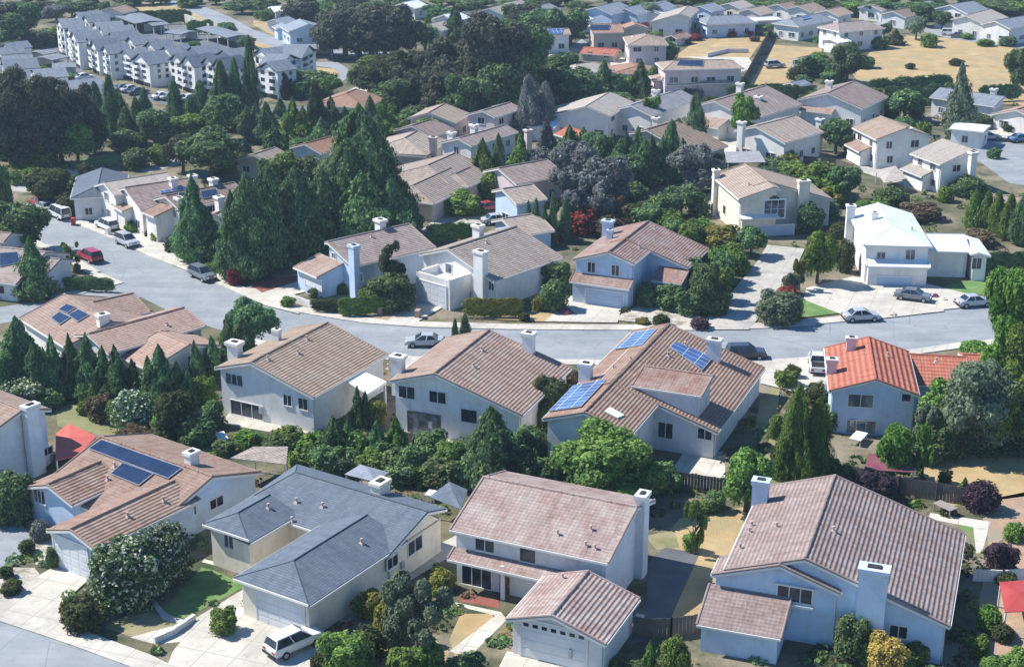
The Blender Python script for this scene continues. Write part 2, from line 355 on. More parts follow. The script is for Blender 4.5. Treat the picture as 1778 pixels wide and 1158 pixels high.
# ---------------------------------------------------------------- houses
HOUSES = []                                          # (phrase, px centre) used to word the labels of what stands near
class House:
    def __init__(h, R1, R2, zr, label, near, wall='wall_white', roof='roof_pink', trim='trim', name='house', cat='house', group='houses of the hillside suburb'):
        A, B = at(*R1, zr), at(*R2, zr); d = B - A
        h.yaw = math.atan2(d.y, d.x) - math.pi / 2
        h.O = Vector((A.x, A.y, 0)); h.inv = Matrix.Rotation(-h.yaw, 4, 'Z')
        h.root = empty(name, h.O, h.yaw, label, cat, group)
        h.wm = MB(); h.fm = MB(); h.wall = wall; h.roof = roof; h.trim = trim
        h.camL = h.inv @ (CAM - h.O); h.wings = []; h.tint = random.random() if roof != 'roof_red' else .5
        HOUSES.append((near, ((R1[0] + R2[0]) / 2, (R1[1] + R2[1]) / 2 + 25), h))
    def L(h, u, v, z): return h.inv @ (at(u, v, z) - h.O)
    def hit(h, u, v, pl):
        d = h.inv.to_3x3() @ ray(u, v); i = 'xy'.index(pl[0])
        return h.camL + d * ((pl[1] - h.camL[i]) / d[i])
    def gable(h, R1, R2, zr, EL=None, ER=None, k=.33, hn=0, hf=0, oh=.45, inset=.35, th=.16, roof=None, walls=True, snap=True, zb=0):
        A, B = h.L(*R1, zr), h.L(*R2, zr); d = B - A
        if snap: e = Vector((0, math.copysign(1, d.y), 0)) if abs(d.y) >= abs(d.x) else Vector((math.copysign(1, d.x), 0, 0))
        else: e = Vector((d.x, d.y, 0)).normalized()
        Ln = max(d.dot(e), .8); nr = Vector((e.y, -e.x, 0)); A = Vector((A.x, A.y, 0))
        def width(E, sgn):
            if E is None: return None
            if isinstance(E, (int, float)): return E
            w = 4.0
            for _ in range(80):
                t = sgn * (h.L(*E, zr - k * w) - A).dot(nr); w += .3 * (t - w); w = min(max(w, .6), 16)
            return w
        wl, wr = width(EL, -1), width(ER, 1)
        if wl is None: wl = wr
        if wr is None: wr = wl
        if wl is None: wl = wr = 5
        if isinstance(hn, tuple): hn = max(.5, -(h.L(*hn, zr - k * (wl + wr) / 2) - A).dot(e))
        if isinstance(hf, tuple): hf = max(.5, (h.L(*hf, zr - k * (wl + wr) / 2) - A).dot(e) - Ln)
        P = lambda s, t, z: A + e * s + nr * t + Vector((0, 0, z))
        zl, zq = zr - k * wl, zr - k * wr
        rm = MB(); mat = roof or h.roof; tile = mat not in ('roof_blue', 'roof_slate', 'roof_grey', 'roof_white', 'roof_tan')
        rm.slab([P(0, 0, zr), P(-hn, -wl, zl), P(Ln + hf, -wl, zl), P(Ln, 0, zr)][::-1], th, e)
        rm.slab([P(0, 0, zr), P(-hn, wr, zq), P(Ln + hf, wr, zq), P(Ln, 0, zr)], th, e)
        if hn: rm.slab([P(0, 0, zr), P(-hn, -wl, zl), P(-hn, wr, zq)], th, nr)
        if hf: rm.slab([P(Ln, 0, zr), P(Ln + hf, wr, zq), P(Ln + hf, -wl, zl)], th, nr)
        cap = .11 if tile else .06
        up = Vector((0, 0, .03))
        if tile:
            ns = max(2, int(Ln / .55))
            for q_ in range(ns):
                a_ = P(Ln * q_ / ns, random.uniform(-.025, .025), zr + random.uniform(-.015, .02)) + up; b_ = P(Ln * (q_ + 1.08) / ns, random.uniform(-.025, .025), zr) + up; rm.tube(a_, b_, cap * 1.12, cap * .9)
        else: rm.tube(P(0, 0, zr) + up, P(Ln, 0, zr) + up, cap)
        for hh, s0, sg in ((hn, 0, -1), (hf, Ln, 1)):
            if hh:
                rm.tube(P(s0, 0, zr), P(s0 + sg * hh, -wl, zl), cap * .8); rm.tube(P(s0, 0, zr), P(s0 + sg * hh, wr, zq), cap * .8)
            else:
                if tile:
                    rm.tube(P(s0, 0, zr), P(s0, -wl, zl), .10); rm.tube(P(s0, 0, zr), P(s0, wr, zq), .10)
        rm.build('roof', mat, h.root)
        # barge boards and gutters
        for t, z in ((-wl, zl), (wr, zq)):
            h.fm.beam(P(-hn + .02, t + math.copysign(.045, t), z - .15), P(Ln + hf - .02, t + math.copysign(.045, t), z - .15), .09, .19)
        for hh, s0, sg in ((hn, 0, -1), (hf, Ln, 1)):
            if hh: h.fm.beam(P(s0 + sg * (hh + .045), -wl, zl - .15), P(s0 + sg * (hh + .045), wr, zl - .15), .09, .19)
            else:
                h.fm.beam(P(s0 + sg * .04, -wl, zl - .22), P(s0 + sg * .04, 0, zr - .22), .08, .2); h.fm.beam(P(s0 + sg * .04, wr, zq - .22), P(s0 + sg * .04, 0, zr - .22), .08, .2)
        # wall prism
        tl, tr = -wl + oh, wr - oh
        s0 = -hn + oh if hn else inset; s1 = Ln + hf - oh if hf else Ln - inset
        zt = lambda t: zr - k * abs(t) - th - .02
        if walls:
            if hn or hf:
                zz = min(zt(tl), zt(tr)); a0 = 0 if hn else inset; a1 = Ln if hf else Ln - inset
                h.wm.box(*h._bx(P(s0, tl, 0), P(s1, tr, 0)), zb - .1, zz)
                if a1 > a0 + .2:
                    h.wm.hexa([P(a0, tl + .01, zz - .2), P(a0, tr - .01, zz - .2), P(a0, 0, zt(0))], [P(a1, tl + .01, zz - .2), P(a1, tr - .01, zz - .2), P(a1, 0, zt(0))])
            else:
                pf = lambda s: [P(s, tl, zb - .1), P(s, tr, zb - .1), P(s, tr, zt(tr)), P(s, 0, zt(0)), P(s, tl, zt(tl))]
                h.wm.hexa(pf(s0), pf(s1))
        if walls and not hn:
            for t in (tl, tr):
                m = MB(); o = math.copysign(.07, t); m.tube(P(s0 + .25, t + o, .05), P(s0 + .25, t + o, zt(t) + .02), .05, .05, 6)
                m.tube(P(s0 + .25, t + o, zt(t)), P(s0 + .25, t + o * 5, zt(t) + .08), .05, .05, 6); m.build('downpipe', h.trim, h.root)
            if wr + wl > 7:
                t = tl + (tr - tl) * random.uniform(.1, .9); m = MB(); c_ = P(s0 - .06, t, 1.3); m.box(c_.x - .2, c_.x + .2, c_.y - .12, c_.y + .12, .9, 1.6); m.build('meter_box', 'rim', h.root)
        ax = 'y' if abs(e.y) > .5 else 'x'; bx = 'x' if ax == 'y' else 'y'
        i, j = 'xy'.index(ax), 'xy'.index(bx)
        w = dict(A=A, e=e, n=nr, L=Ln, wl=wl, wr=wr, zr=zr, zl=zl, zq=zq, k=k, P=P, near=(ax, P(s0, 0, 0)[i]), far=(ax, P(s1, 0, 0)[i]), left=(bx, P(0, tl, 0)[j]), right=(bx, P(0, tr, 0)[j]), hn=hn, hf=hf, s0=s0, s1=s1, tl=tl, tr=tr)
        h.wings.append(w); return w
    def _bx(h, a, b): return (min(a.x, b.x), max(a.x, b.x), min(a.y, b.y), max(a.y, b.y))
    def slab(h, pts, roof=None, th=.15, tileu=None):
        """roof panel from [(u,v,z),...]"""
        m = MB(); P = [h.L(u, v, z) for u, v, z in pts]
        m.slab(P, th, tileu if tileu else P[1] - P[0]); m.build('roof', roof or h.roof, h.root)
        for a, b in zip(P, P[1:] + P[:1]):
            if abs(a.z - b.z) < .01 and a.z < max(p.z for p in P) - .2: h.fm.beam(a - Vector((0, 0, .15)), b - Vector((0, 0, .15)), .1, .2)
        return P
    def skirt(h, w, side, s0, s1, run, ztop, drop=.33, roof=None, block=True, gar=None, inset=.4):
        """lean-to roof off one wall of wing w, with the room below it; s0,s1 along that wall (metres), returns the front wall plane"""
        ax, val = w[side]; i = 'xy'.index(ax)
        c = w['P']((w['s0'] + w['s1']) / 2, (w['tl'] + w['tr']) / 2, 0)[i]; sg = 1 if val > c else -1
        def Q(s, o, z): return Vector((val + sg * o, s, z)) if ax == 'x' else Vector((s, val + sg * o, z))
        m = MB(); m.slab([Q(s0, -.05, ztop), Q(s1, -.05, ztop), Q(s1, run, ztop - drop * run), Q(s0, run, ztop - drop * run)], .14, Q(s1, 0, 0) - Q(s0, 0, 0))
        m.tube(Q(s0, 0, ztop), Q(s0, run, ztop - drop * run), .09); m.tube(Q(s1, 0, ztop), Q(s1, run, ztop - drop * run), .09)
        m.build('roof', roof or h.roof, h.root)
        h.fm.beam(Q(s0, run + .045, ztop - drop * run - .15), Q(s1, run + .045, ztop - drop * run - .15), .09, .19)
        if block:
            b = Q(s0 + .3, .0, 0); t = Q(s1 - .3, run - inset, 0); zt = ztop - .17
            z1 = ztop - drop * (run - inset) - .17
            a0, a1 = min(s0, s1) + .3, max(s0, s1) - .3
            h.wm.hexa([Q(a0, -.05, -.1), Q(a1, -.05, -.1), Q(a1, run - inset, -.1), Q(a0, run - inset, -.1)], [Q(a0, -.05, zt), Q(a1, -.05, zt), Q(a1, run - inset, z1), Q(a0, run - inset, z1)])
        return (ax, val + sg * (run - inset))
    def skirt_px(h, w, side, a, b, eave, drop=.33, **kw):
        """lean-to whose two top corners on the wall and one eave corner are seen at these pixels"""
        pl = w[side]; jx = 1 - 'xy'.index(pl[0]); A, B = h.hit(*a, pl), h.hit(*b, pl); zt = (A.z + B.z) / 2; run = 3.0
        i = 1 - jx; sg = h.sgn(pl)
        for _ in range(60):
            t = sg * (h.L(*eave, zt - drop * run)[i] - pl[1]); run += .3 * (t - run); run = min(max(run, .8), 9)
        return h.skirt(w, side, A[jx], B[jx], run, zt, drop, **kw)
    def chimney_wall(h, u, v, pl, w=1.6, d=.9, **kw):
        """chimney breast standing against the outside of a wall"""
        o = pl[1] + h.sgn(pl) * (d / 2 - .05); p = h.hit(u, v, (pl[0], o)); zt = p.z
        q_ = h.O + h.inv.inverted() @ p
        U, V_ = proj(q_)
        return h.chimney(U, V_, zt, *((w, d) if pl[0] == 'y' else (d, w)), zb=-.1, **kw)
    def rect(h, pl, r):
        u0, v0, u1, v1 = r; um, vm = (u0 + u1) / 2, (v0 + v1) / 2; j = 1 - 'xy'.index(pl[0])
        a, b = h.hit(u0, vm, pl)[j], h.hit(u1, vm, pl)[j]
        z1, z0 = h.hit(um, v0, pl).z, h.hit(um, v1, pl).z
        return min(a, b), max(a, b), z0, z1
    def sgn(h, pl): return 1 if h.camL['xy'.index(pl[0])] > pl[1] else -1
    def pbox(h, m, pl, a, b, z0, z1, o0, o1):
        sg = h.sgn(pl); v0, v1 = pl[1] + sg * o0, pl[1] + sg * o1
        if pl[0] == 'x': m.box(v0, v1, a, b, z0, z1)
        else: m.box(a, b, v0, v1, z0, z1)
    def win(h, pl, r=None, abs_=None, nm=1, trim='trim', nh=0, fw=.09):
        a, b, z0, z1 = abs_ or h.rect(pl, r)
        z0 = max(z0, .1)
        fr = MB(); o = .07
        h.pbox(fr, pl, a - fw, b + fw, z0 - fw, z0, -.02, o + .03); h.pbox(fr, pl, a - fw, b + fw, z1, z1 + fw, -.02, o)
        h.pbox(fr, pl, a - fw, a, z0, z1, -.02, o); h.pbox(fr, pl, b, b + fw, z0, z1, -.02, o)
        for i in range(1, nm + 1):
            x = a + (b - a) * i / (nm + 1); h.pbox(fr, pl, x - .035, x + .035, z0, z1, -.02, o - .015)
        for i in range(1, nh + 1):
            z = z0 + (z1 - z0) * i / (nh + 1); h.pbox(fr, pl, a, b, z - .025, z + .025, -.02, o - .02)
        f = fr.build('window', trim, h.root)
        p = MB(); h.pbox(p, pl, a + .002, b - .002, z0 + .002, z1 - .002, -.02, .022); p.build('pane', random.choice(('glass', 'glass', 'glass_blind')), f); return f
    def garage(h, pl, r=None, abs_=None, mat='garage', lights=0, rows=4):
        a, b, z0, z1 = abs_ or h.rect(pl, r); z0 = max(z0, .02)
        if abs_ is None and z0 < 1.0: z0 = .02
        m = MB(); ph = (z1 - z0) / rows; nc = 4
        for i in range(rows):
            h.pbox(m, pl, a, b, z0 + ph * i + .012, z0 + ph * (i + 1) - .012, -.02, .05)
            for c in range(nc):
                x0 = a + (b - a) * c / nc + .12; x1 = a + (b - a) * (c + 1) / nc - .12
                h.pbox(m, pl, x0, x1, z0 + ph * i + .1, z0 + ph * (i + 1) - .1, .05, .062)
        h.pbox(m, pl, a, b, z0, z1, -.03, .035)
        d = m.build('garage_door', mat, h.root)
        t = MB(); h.pbox(t, pl, a - .16, a, z0 - .05, z1 + .16, -.02, .09); h.pbox(t, pl, b, b + .16, z0 - .05, z1 + .16, -.02, .09); h.pbox(t, pl, a, b, z1, z1 + .16, -.02, .09)
        t.build('frame', h.trim if h.trim != 'trim_tile' else 'trim', d)
        if lights:
            g = MB()
            for c in range(lights):
                x = a + (b - a) * (c + .5) / lights; w = min(.22, (b - a) / lights * .3); h.pbox(g, pl, x - w, x + w, z1 - ph * .68, z1 - ph * .32, .04, .068)
            g.build('pane', 'glass', d)
        return d
    def door(h, pl, r, mat='door'):
        a, b, z0, z1 = h.rect(pl, r); m = MB(); h.pbox(m, pl, a, b, .02, z1, -.02, .05)
        h.pbox(m, pl, a + .12, b - .12, .3, z1 * .45, .05, .065); h.pbox(m, pl, a + .12, b - .12, z1 * .52, z1 - .15, .05, .065)
        d = m.build('door', mat, h.root); k = MB(); h.pbox(k, pl, b - .12, b - .06, z1 * .47, z1 * .52, .05, .12); k.build('handle', 'rim', d); return d
    def chimney(h, u, v, zt, w=.95, d=.75, zb=0, wall=None, flare=1):
        p = h.L(u, v, zt); m = MB(); x, y = p.x, p.y
        m.box(x - w / 2, x + w / 2, y - d / 2, y + d / 2, zb, zt - .55)
        g = .12 * flare
        m.hexa([(x - w / 2, y - d / 2, zt - .55), (x + w / 2, y - d / 2, zt - .55), (x + w / 2, y + d / 2, zt - .55), (x - w / 2, y + d / 2, zt - .55)],
               [(x - w / 2 - g, y - d / 2 - g, zt - .3), (x + w / 2 + g, y - d / 2 - g, zt - .3), (x + w / 2 + g, y + d / 2 + g, zt - .3), (x - w / 2 - g, y + d / 2 + g, zt - .3)])
        m.box(x - w / 2 - g, x + w / 2 + g, y - d / 2 - g, y + d / 2 + g, zt - .3, zt)
        c = m.build('chimney', wall or h.wall, h.root)
        f = MB(); f.box(x - w / 4, x + w / 4, y - d / 4, y + d / 4, zt - .05, zt + .10); f.build('flue', 'flue', c); return c
    def onslope(h, w, side, u, v):
        """camera ray meets the roof slope of a wing"""
        sg = -1 if side == 'L' else 1; n = (w['n'] * sg) * w['k'] + Vector((0, 0, 1)); p0 = w['A'] + Vector((0, 0, w['zr']))
        d = h.inv.to_3x3() @ ray(u, v); return h.camL + d * ((p0 - h.camL).dot(n) / d.dot(n)), n.normalized()
    def solar(h, w, side, pts, mat='solar_dark'):
        P = [h.onslope(w, side, *p) for p in pts]; n = P[0][1]; P = [p[0] + n * .16 for p in P]
        m = MB(); m.slab(P, .05, w['e']); o = m.build('solar_panel', mat, h.root)
        # the frame rails under it
        r = MB()
        for a, b in zip(P, P[1:] + P[:1]): r.beam(a, b, .05, .07, -.03)
        r.build('rail', 'rim', o); return o
    def vents(h, w, side, pts):
        for (u, v) in pts:
            p, n = h.onslope(w, side, u, v); m = MB(); m.tube(p - Vector((0, 0, .1)), p + Vector((0, 0, .38)), .09, .09, 8); m.tube(p + Vector((0, 0, .38)), p + Vector((0, 0, .46)), .15, .12, 8)
            m.hexa([p + Vector((-.25, -.25, -.1)), p + Vector((.25, -.25, -.1)), p + Vector((.25, .25, -.1)), p + Vector((-.25, .25, -.1))], [p + Vector((-.14, -.14, .1)), p + Vector((.14, -.14, .1)), p + Vector((.14, .14, .1)), p + Vector((-.14, .14, .1))])
            m.build('vent_pipe', 'trim_tile', h.root)
    def auto(h, w, sides=('near', 'left', 'right'), trim='trim', step=3.4):
        for s in sides:
            pl = w[s]
            if (h.camL['xy'.index(pl[0])] - pl[1]) * (pl[1] - h.wings[0]['P'](w['L'] / 2, 0, 0)['xy'.index(pl[0])]) < 0 and s != 'near': continue
            P = w['P']
            if s == 'near': a, b = P(w['s0'], w['tl'], 0), P(w['s0'], w['tr'], 0); ze = min(w['zl'], w['zq'])
            elif s == 'left': a, b = P(w['s0'], w['tl'], 0), P(w['s1'], w['tl'], 0); ze = w['zl']
            else: a, b = P(w['s0'], w['tr'], 0), P(w['s1'], w['tr'], 0); ze = w['zq']
            j = 1 - 'xy'.index(pl[0]); lo, hi = sorted((a[j], b[j])); n = max(1, int((hi - lo) / step))
            levels = [z for z in (.9, 3.4) if z + 1.2 < ze] or [.9]
            for z in levels:
                for i in range(n):
                    c = lo + (hi - lo) * (i + .5) / n + random.uniform(-.3, .3); ww = random.choice((.5, .7, .9))
                    h.win(pl, abs_=(c - ww, c + ww, z, z + random.choice((1.0, 1.15)), ), trim=trim)
    def block(h, x0, x1, y0, y1, z0, z1): h.wm.box(x0, x1, y0, y1, z0, z1)
    def done(h):
        h.wm.build('wall', h.wall, h.root); h.fm.build('fascia', h.trim, h.root)
        for c in h.root.children:
            if c.name.startswith('roof'): c.color = (h.tint, h.tint, h.tint, 1)
# ================================================================ nearest row of houses
h = House(q(0, 2, 150, 585), q(0, 2, -250, 435), 6.8, 'white stucco house with a broad gable chimney, cut by the left edge of the photo', 'the white chimney-gabled house at the left edge', wall='wall_pale')
w = h.gable(q(0, 2, 150, 585), q(0, 2, -250, 435), 6.8, ER=q(0, 2, 415, 605), EL=6, k=.3)
h.chimney(*q(0, 2, 200, 548), 7.2, 1.5, .8)
h.win(w['near'], (q(0, 2, 285, 0)[0], q(0, 2, 0, 838)[1], q(0, 2, 350, 0)[0], q(0, 2, 0, 885)[1]))
h.done()

h = House((369, 827), (176, 758), 4.9, 'single storey house with a long dark solar array and two front gables, dusty pink roof', 'the long solar array house', wall='wall_blue')
w = h.gable((369, 827), (176, 758), 4.9, ER=(448, 817), EL=(45, 840), k=.30)
w1 = h.gable(q(0, 2, 318, 1085), q(0, 2, 640, 917), 4.35, EL=3.6, ER=3.2, k=.33)
w2 = h.gable(q(0, 3, 470, 235), q(0, 2, 1175, 1060), 4.5, EL=q(0, 3, 300, 240), ER=q(0, 3, 640, 372), k=.30)
h.solar(w, 'L', [(177, 765), (317, 814), (293, 832), (155, 780)]); h.solar(w, 'L', [(214, 805), (267, 824), (242, 844), (193, 824)])
h.chimney(332, 783, 5.7, 1.1, .8, 3.2, wall='wall_white')
h.garage(w2['near'], (97, 940, 152, 990), rows=4)
h.win(w['near'], (322, 882, 340, 896)); h.win(w['near'], (364, 864, 387, 880))
h.win(w1['near'], (60, 850, 78, 872), nm=2)
h.vents(w, 'L', [(157, 819), (187, 833), (199, 810)]); h.vents(w2, 'R', [(284, 870), (222, 897)])
h.done()

h = House((740, 888), (508, 819), 4.9, 'single storey house with a blue grey shingle roof, two wings round a beige court', 'the blue grey shingled house', wall='wall_cream', roof='roof_blue')
w = h.gable((742, 888), (512, 820), 4.9, EL=(663, 958), ER=(790, 886), k=.30, hf=2.2)
w1 = h.gable((413, 890), (474, 860), 4.5, EL=(350, 910), ER=(437, 941), k=.30, hn=(437, 941))
w2 = h.gable((510, 973), (641, 894), 4.6, EL=q(0, 3, 1590, 542), ER=(538, 1051), k=.30, hn=(538, 1051))
h.chimney(660, 834, 5.6, 1.5, 1.0, 3.5)
h.garage(w2['near'], (448, 1040, 528, 1094), rows=4)
h.win(w1['near'], (390, 926, 405, 950)); h.win(w['near'], (708, 935, 732, 958)); h.win(w['near'], (672, 966, 690, 984))
h.vents(w, 'L', [(515, 872), (507, 905), (560, 880)]); h.vents(w1, 'R', [(466, 882)]); h.vents(w2, 'R', [(628, 943)])
h.done()

h = House(q(1, 3, 1500, -120), (1100, 880), 7.0, 'two storey house with mottled rose roof, projecting garage gable and tall right end chimney', 'the mottled rose roof', wall='wall_pale', roof='roof_rose'); h.tint = .85
w = h.gable((1106, 880), (846, 822), 7.0, EL=(1051, 976), ER=4.5, k=.30)
# lower front: porch roof and garage wing
yl = w['left']
g = h.gable((958, 1067), (1026, 992), 4.35, EL=(880, 1071), ER=(1049, 1122), k=.32)
h.skirt_px(w, 'left', (1010, 1000), (789, 945), (779, 970), .33, roof='roof_rose', block=False)
h.garage(g['near'], (906, 1086, 1018, 1152), lights=7, mat='garage', rows=4)
h.win(yl, (903, 949, 930, 975), nm=0); h.win(yl, (826, 931, 858, 956), nm=1)
h.win(yl, (803, 985, 853, 1018), nm=2); h.door(yl, (868, 1000, 885, 1050))
h.chimney(1116, 856, 7.6, 1.25, .8)
h.vents(w, 'L', [(968, 928), (1026, 920), (1017, 948), (1033, 953)]); h.vents(g, 'L', [(977, 1004)])
# posts of the porch
for (u, v) in ((800, 1012), (873, 1040)):
    p = h.L(u, v, 0); m = MB(); m.box(p.x - .14, p.x + .14, p.y - .14, p.y + .14, -.05, 3.05); m.build('porch_post', 'wall_pale', h.root)
h.done()
HB3 = (h, w)

h = House((1398, 969), (1450, 825), 7.3, 'large blue walled house with a bay window, front chimney and broad striped tile roof', 'the large blue walled house', wall='wall_blue', roof='roof_dusk'); h.tint = .5
w = h.gable((1398, 969), (1450, 825), 7.3, EL=(1252, 998), ER=(1649, 1091), k=.335)
# lower front gable over the bay window
nx, ny = w['near']
fx = h.L(1354, 980, 6.2)
m = MB(); P = w['P']
bay = h.gable((1354, 980), (1372, 952), 6.55, EL=5.2, ER=(1457, 1036), k=.335, oh=.3)
h.skirt(bay, 'near', bay['P'](0, bay['tl'] - .5, 0).x, bay['P'](0, 1.0, 0).x, 4.2, 3.75, .3) if bay['near'][0] == 'y' else None
h.win(bay['near'], (1350, 1018, 1410, 1044), nm=2, nh=0); 
b = h.rect(bay['near'], (1350, 1018, 1410, 1044)); m = MB(); h.pbox(m, bay['near'], b[0] - .2, b[1] + .2, b[2] - .3, b[2] - .08, -.02, .45); h.pbox(m, bay['near'], b[0] - .2, b[1] + .2, b[3] + .1, b[3] + .22, -.02, .4); m.build('window_sill', 'trim', h.root)
h.chimney_wall(1519, 984, w['near'], 2.1, 1.1)
h.win(w['near'], (1545, 1086, 1575, 1106), nm=1)
h.chimney(1322, 832, 7.5, 1.3, .9, 4)
h.vents(w, 'R', [(1447, 922)]); h.vents(w, 'L', [(1305, 913), (1301, 924), (1285, 952), (1348, 915)])
h.done()

# ================================================================ middle row, backs to the camera
h = House(q(0, 2, 1270, 148), (275, 575), 4.2, 'single storey house with a plain orange brown roof behind the row of dark conifers', 'the orange brown roofed house', wall='wall_pale', roof='roof_orange')
w = h.gable((320, 534), (151, 579), 4.9, EL=(186, 614), ER=3, k=.28, snap=True)
w1 = h.gable(q(0, 2, 1270, 148), (275, 575), 4.3, EL=(252, 639), ER=4, k=.28)
h.vents(w, 'L', [(290, 565)]); h.auto(w1, ('near',)); h.done()

h = House(q(0, 1, 750, 1075), q(0, 1, 430, 890), 5.0, 'pink tiled corner house with three small solar panels and a squat white chimney', 'the corner house with three panels', wall='wall_white', roof='roof_pink')
w = h.gable(q(0, 1, 750, 1075), q(0, 1, 430, 890), 5.0, EL=q(0, 1, 130, 1052), ER=q(0, 1, 1040, 1025), k=.3)
w1 = h.gable(q(0, 1, 620, 945), q(0, 1, 865, 868), 4.6, EL=4, ER=4, k=.3)
for pts in ([(395, 1000), (450, 962), (515, 985), (455, 1022)], [(345, 1055), (400, 1015), (475, 1050), (405, 1100)], [(460, 1035), (530, 998), (600, 1035), (525, 1080)]):
    h.solar(w, 'L', [q(0, 1, *p) for p in pts])
h.chimney(*q(0, 1, 685, 1022), 6.0, 1.2, .9, 2); h.done()

h = House((435, 629), (569, 560), 6.5, 'two storey white house with a striped tan roof and a white patio cover', 'the white patio cover house', wall='wall_white', roof='roof_pale')
w = h.gable((435, 629), (569, 560), 6.5, EL=(368, 640), ER=(553, 685), k=.30)
h.win(w['near'], (393, 650, 421, 668), nm=2); h.win(w['near'], (493, 686, 506, 704)); h.win(w['near'], (519, 692, 534, 711))
h.win(w['near'], (402, 700, 456, 724), nm=2)
h.chimney(407, 593, 7.0, 1.3, 1.0, 3, flare=1.6); h.chimney(480, 571, 7.0, .8, .6, 4, flare=.6)
h.slab([(601, 661, 3.9), (632, 645, 3.9), (671, 662, 3.4), (638, 684, 3.4)], 'white', .12)
for (u, v) in ((668, 664), (638, 686)):
    p = h.L(u, v, 3.2); m = MB(); m.box(p.x - .1, p.x + .1, p.y - .1, p.y + .1, -.05, 3.22); m.build('porch_post', 'trim', h.root)
h.vents(w, 'R', [(533, 589), (517, 613), (465, 624), (674, 639)]); h.done()

h = House((754, 648), (849, 573), 7.0, 'two storey white house with a deep asymmetric pink roof and a glazed patio door', 'the glazed patio door house', wall='wall_white', roof='roof_pink')
w = h.gable((754, 648), (849, 573), 7.0, EL=(672, 664), ER=(903, 724), k=.31)
h.win(w['near'], (693, 671, 720, 691), nm=1); h.win(w['near'], (746, 680, 774, 699), nm=1); h.win(w['near'], (801, 711, 828, 733), nm=0); h.win(w['near'], (709, 718, 764, 752), nm=2, trim='trim_dark')
h.chimney(691, 617, 7.3, 1.2, .9, 3, flare=1.5); h.chimney(918, 577, 7.6, 1.2, .9, 3)
h.vents(w, 'R', [(836, 608), (822, 637)]); h.done()

h = House((1015, 715), (1162, 563), 6.5, 'rambling pink tiled house carrying three blue solar arrays, a rose dormer and a skylight', 'the three solar array house', wall='wall_pale', roof='roof_pink')
w = h.gable((1015, 715), (1162, 563), 6.5, EL=(944, 724), ER=(1098, 753), k=.32)
w2 = h.gable((1061, 664), (1162, 563), 6.52, EL=2, ER=(1253, 741), k=.315)
d1 = h.gable(q(2, 2, 1380, 358), q(2, 2, 900, 310), 6.95, ER=.8, EL=q(2, 2, 1272, 486), k=.2, roof='roof_rose', oh=.2)
for pts, ww, s in (([(725, 187), (855, 75), (1010, 48), (905, 160)], w, 'L'), ([(285, 602), (450, 430), (668, 390), (500, 570)], w, 'L'), ([(1092, 172), (1125, 135), (1380, 240), (1305, 325)], w2, 'R')):
    h.solar(ww, s, [q(2, 2, *p) for p in pts], 'solar_blue')
p = [h.onslope(w, 'R', *q(2, 2, *c)) for c in ((650, 600), (690, 572), (785, 625), (740, 645))]
m = MB(); m.slab([c[0] + c[1] * .14 for c in p], .12); m.build('skylight', 'white', h.root)
h.chimney(*q(2, 2, 530, 268), 7.2, 1.25, .9, 3); h.chimney(*q(2, 2, 1392, 108), 6.9, 1.4, .9, 2)
h.win(w2['near'], (1143, 734, 1168, 760), nm=1); h.win(w2['near'], (1212, 744, 1236, 762), nm=1); h.win(w['near'], (1013, 738, 1026, 760), nm=0)
h.vents(w2, 'R', [(1160, 618), (1190, 600)]); h.vents(w, 'L', [(1095, 625), (1065, 640)])
h.done()

h = House((1521, 658), (1508, 585), 6.2, 'house with a vivid red tile roof and a shaded pale blue back wall', 'the vivid red roofed house', wall='wall_blue', roof='roof_red', trim='trim')
w = h.gable((1521, 658), (1508, 585), 6.2, EL=(1439, 680), ER=(1596, 684), k=.33)
w1 = h.gable((1678, 620), (1552, 616), 4.7, EL=5, ER=(1684, 678), k=.3)
w2 = h.gable((1706, 617), (1672, 617), 4.4, EL=3, ER=3, k=.3)
h.chimney(1479, 585, 7.0, 1.0, .7, 4, wall='wall_rose'); h.chimney(1445, 622, 6.4, 1.0, .9, 3, wall='wall_rose')
h.win(w['near'], (1473, 685, 1516, 706), nm=1); h.win(w['near'], (1566, 684, 1581, 696), nm=0); h.win(w['near'], (1470, 730, 1520, 752), nm=2)
h.vents(w, 'R', [(1541, 618)]); h.vents(w1, 'R', [(1626, 628)]); h.done()

# ================================================================ front row beyond the street
h = House(q(1, 1, 495, 540), q(1, 1, 1045, 420), 6.3, 'pink tiled house with pale blue chimney and low garage beside the brick parking pad', 'the house by the brick pad', wall='wall_blue', roof='roof_mauve')
w = h.gable(q(1, 1, 495, 540), q(1, 1, 1045, 420), 6.3, EL=q(1, 1, 430, 555), ER=q(1, 1, 1205, 583), k=.33)
pl = h.skirt_px(w, 'near', q(1, 1, 445, 612), q(1, 1, 605, 688), q(1, 1, 375, 755), .25, roof='roof_pink')
h.garage(pl, (q(1, 1, 350, 0)[0], q(1, 1, 0, 780)[1], q(1, 1, 455, 0)[0], q(1, 1, 0, 850)[1]))
h.win(w['near'], (q(1, 1, 527, 0)[0], q(1, 1, 0, 618)[1], q(1, 1, 555, 0)[0], q(1, 1, 0, 652)[1])); h.win(w['near'], (q(1, 1, 705, 0)[0], q(1, 1, 0, 750)[1], q(1, 1, 735, 0)[0], q(1, 1, 0, 800)[1]))
h.chimney_wall(*q(1, 1, 672, 560), w['near'], 1.2, .9, wall='wall_blue'); h.chimney(*q(1, 1, 850, 388), 7.5, 1.2, 1.0, 4, wall='wall_white', flare=1.6)
h.vents(w, 'R', [q(1, 1, 790, 508)]); h.done()

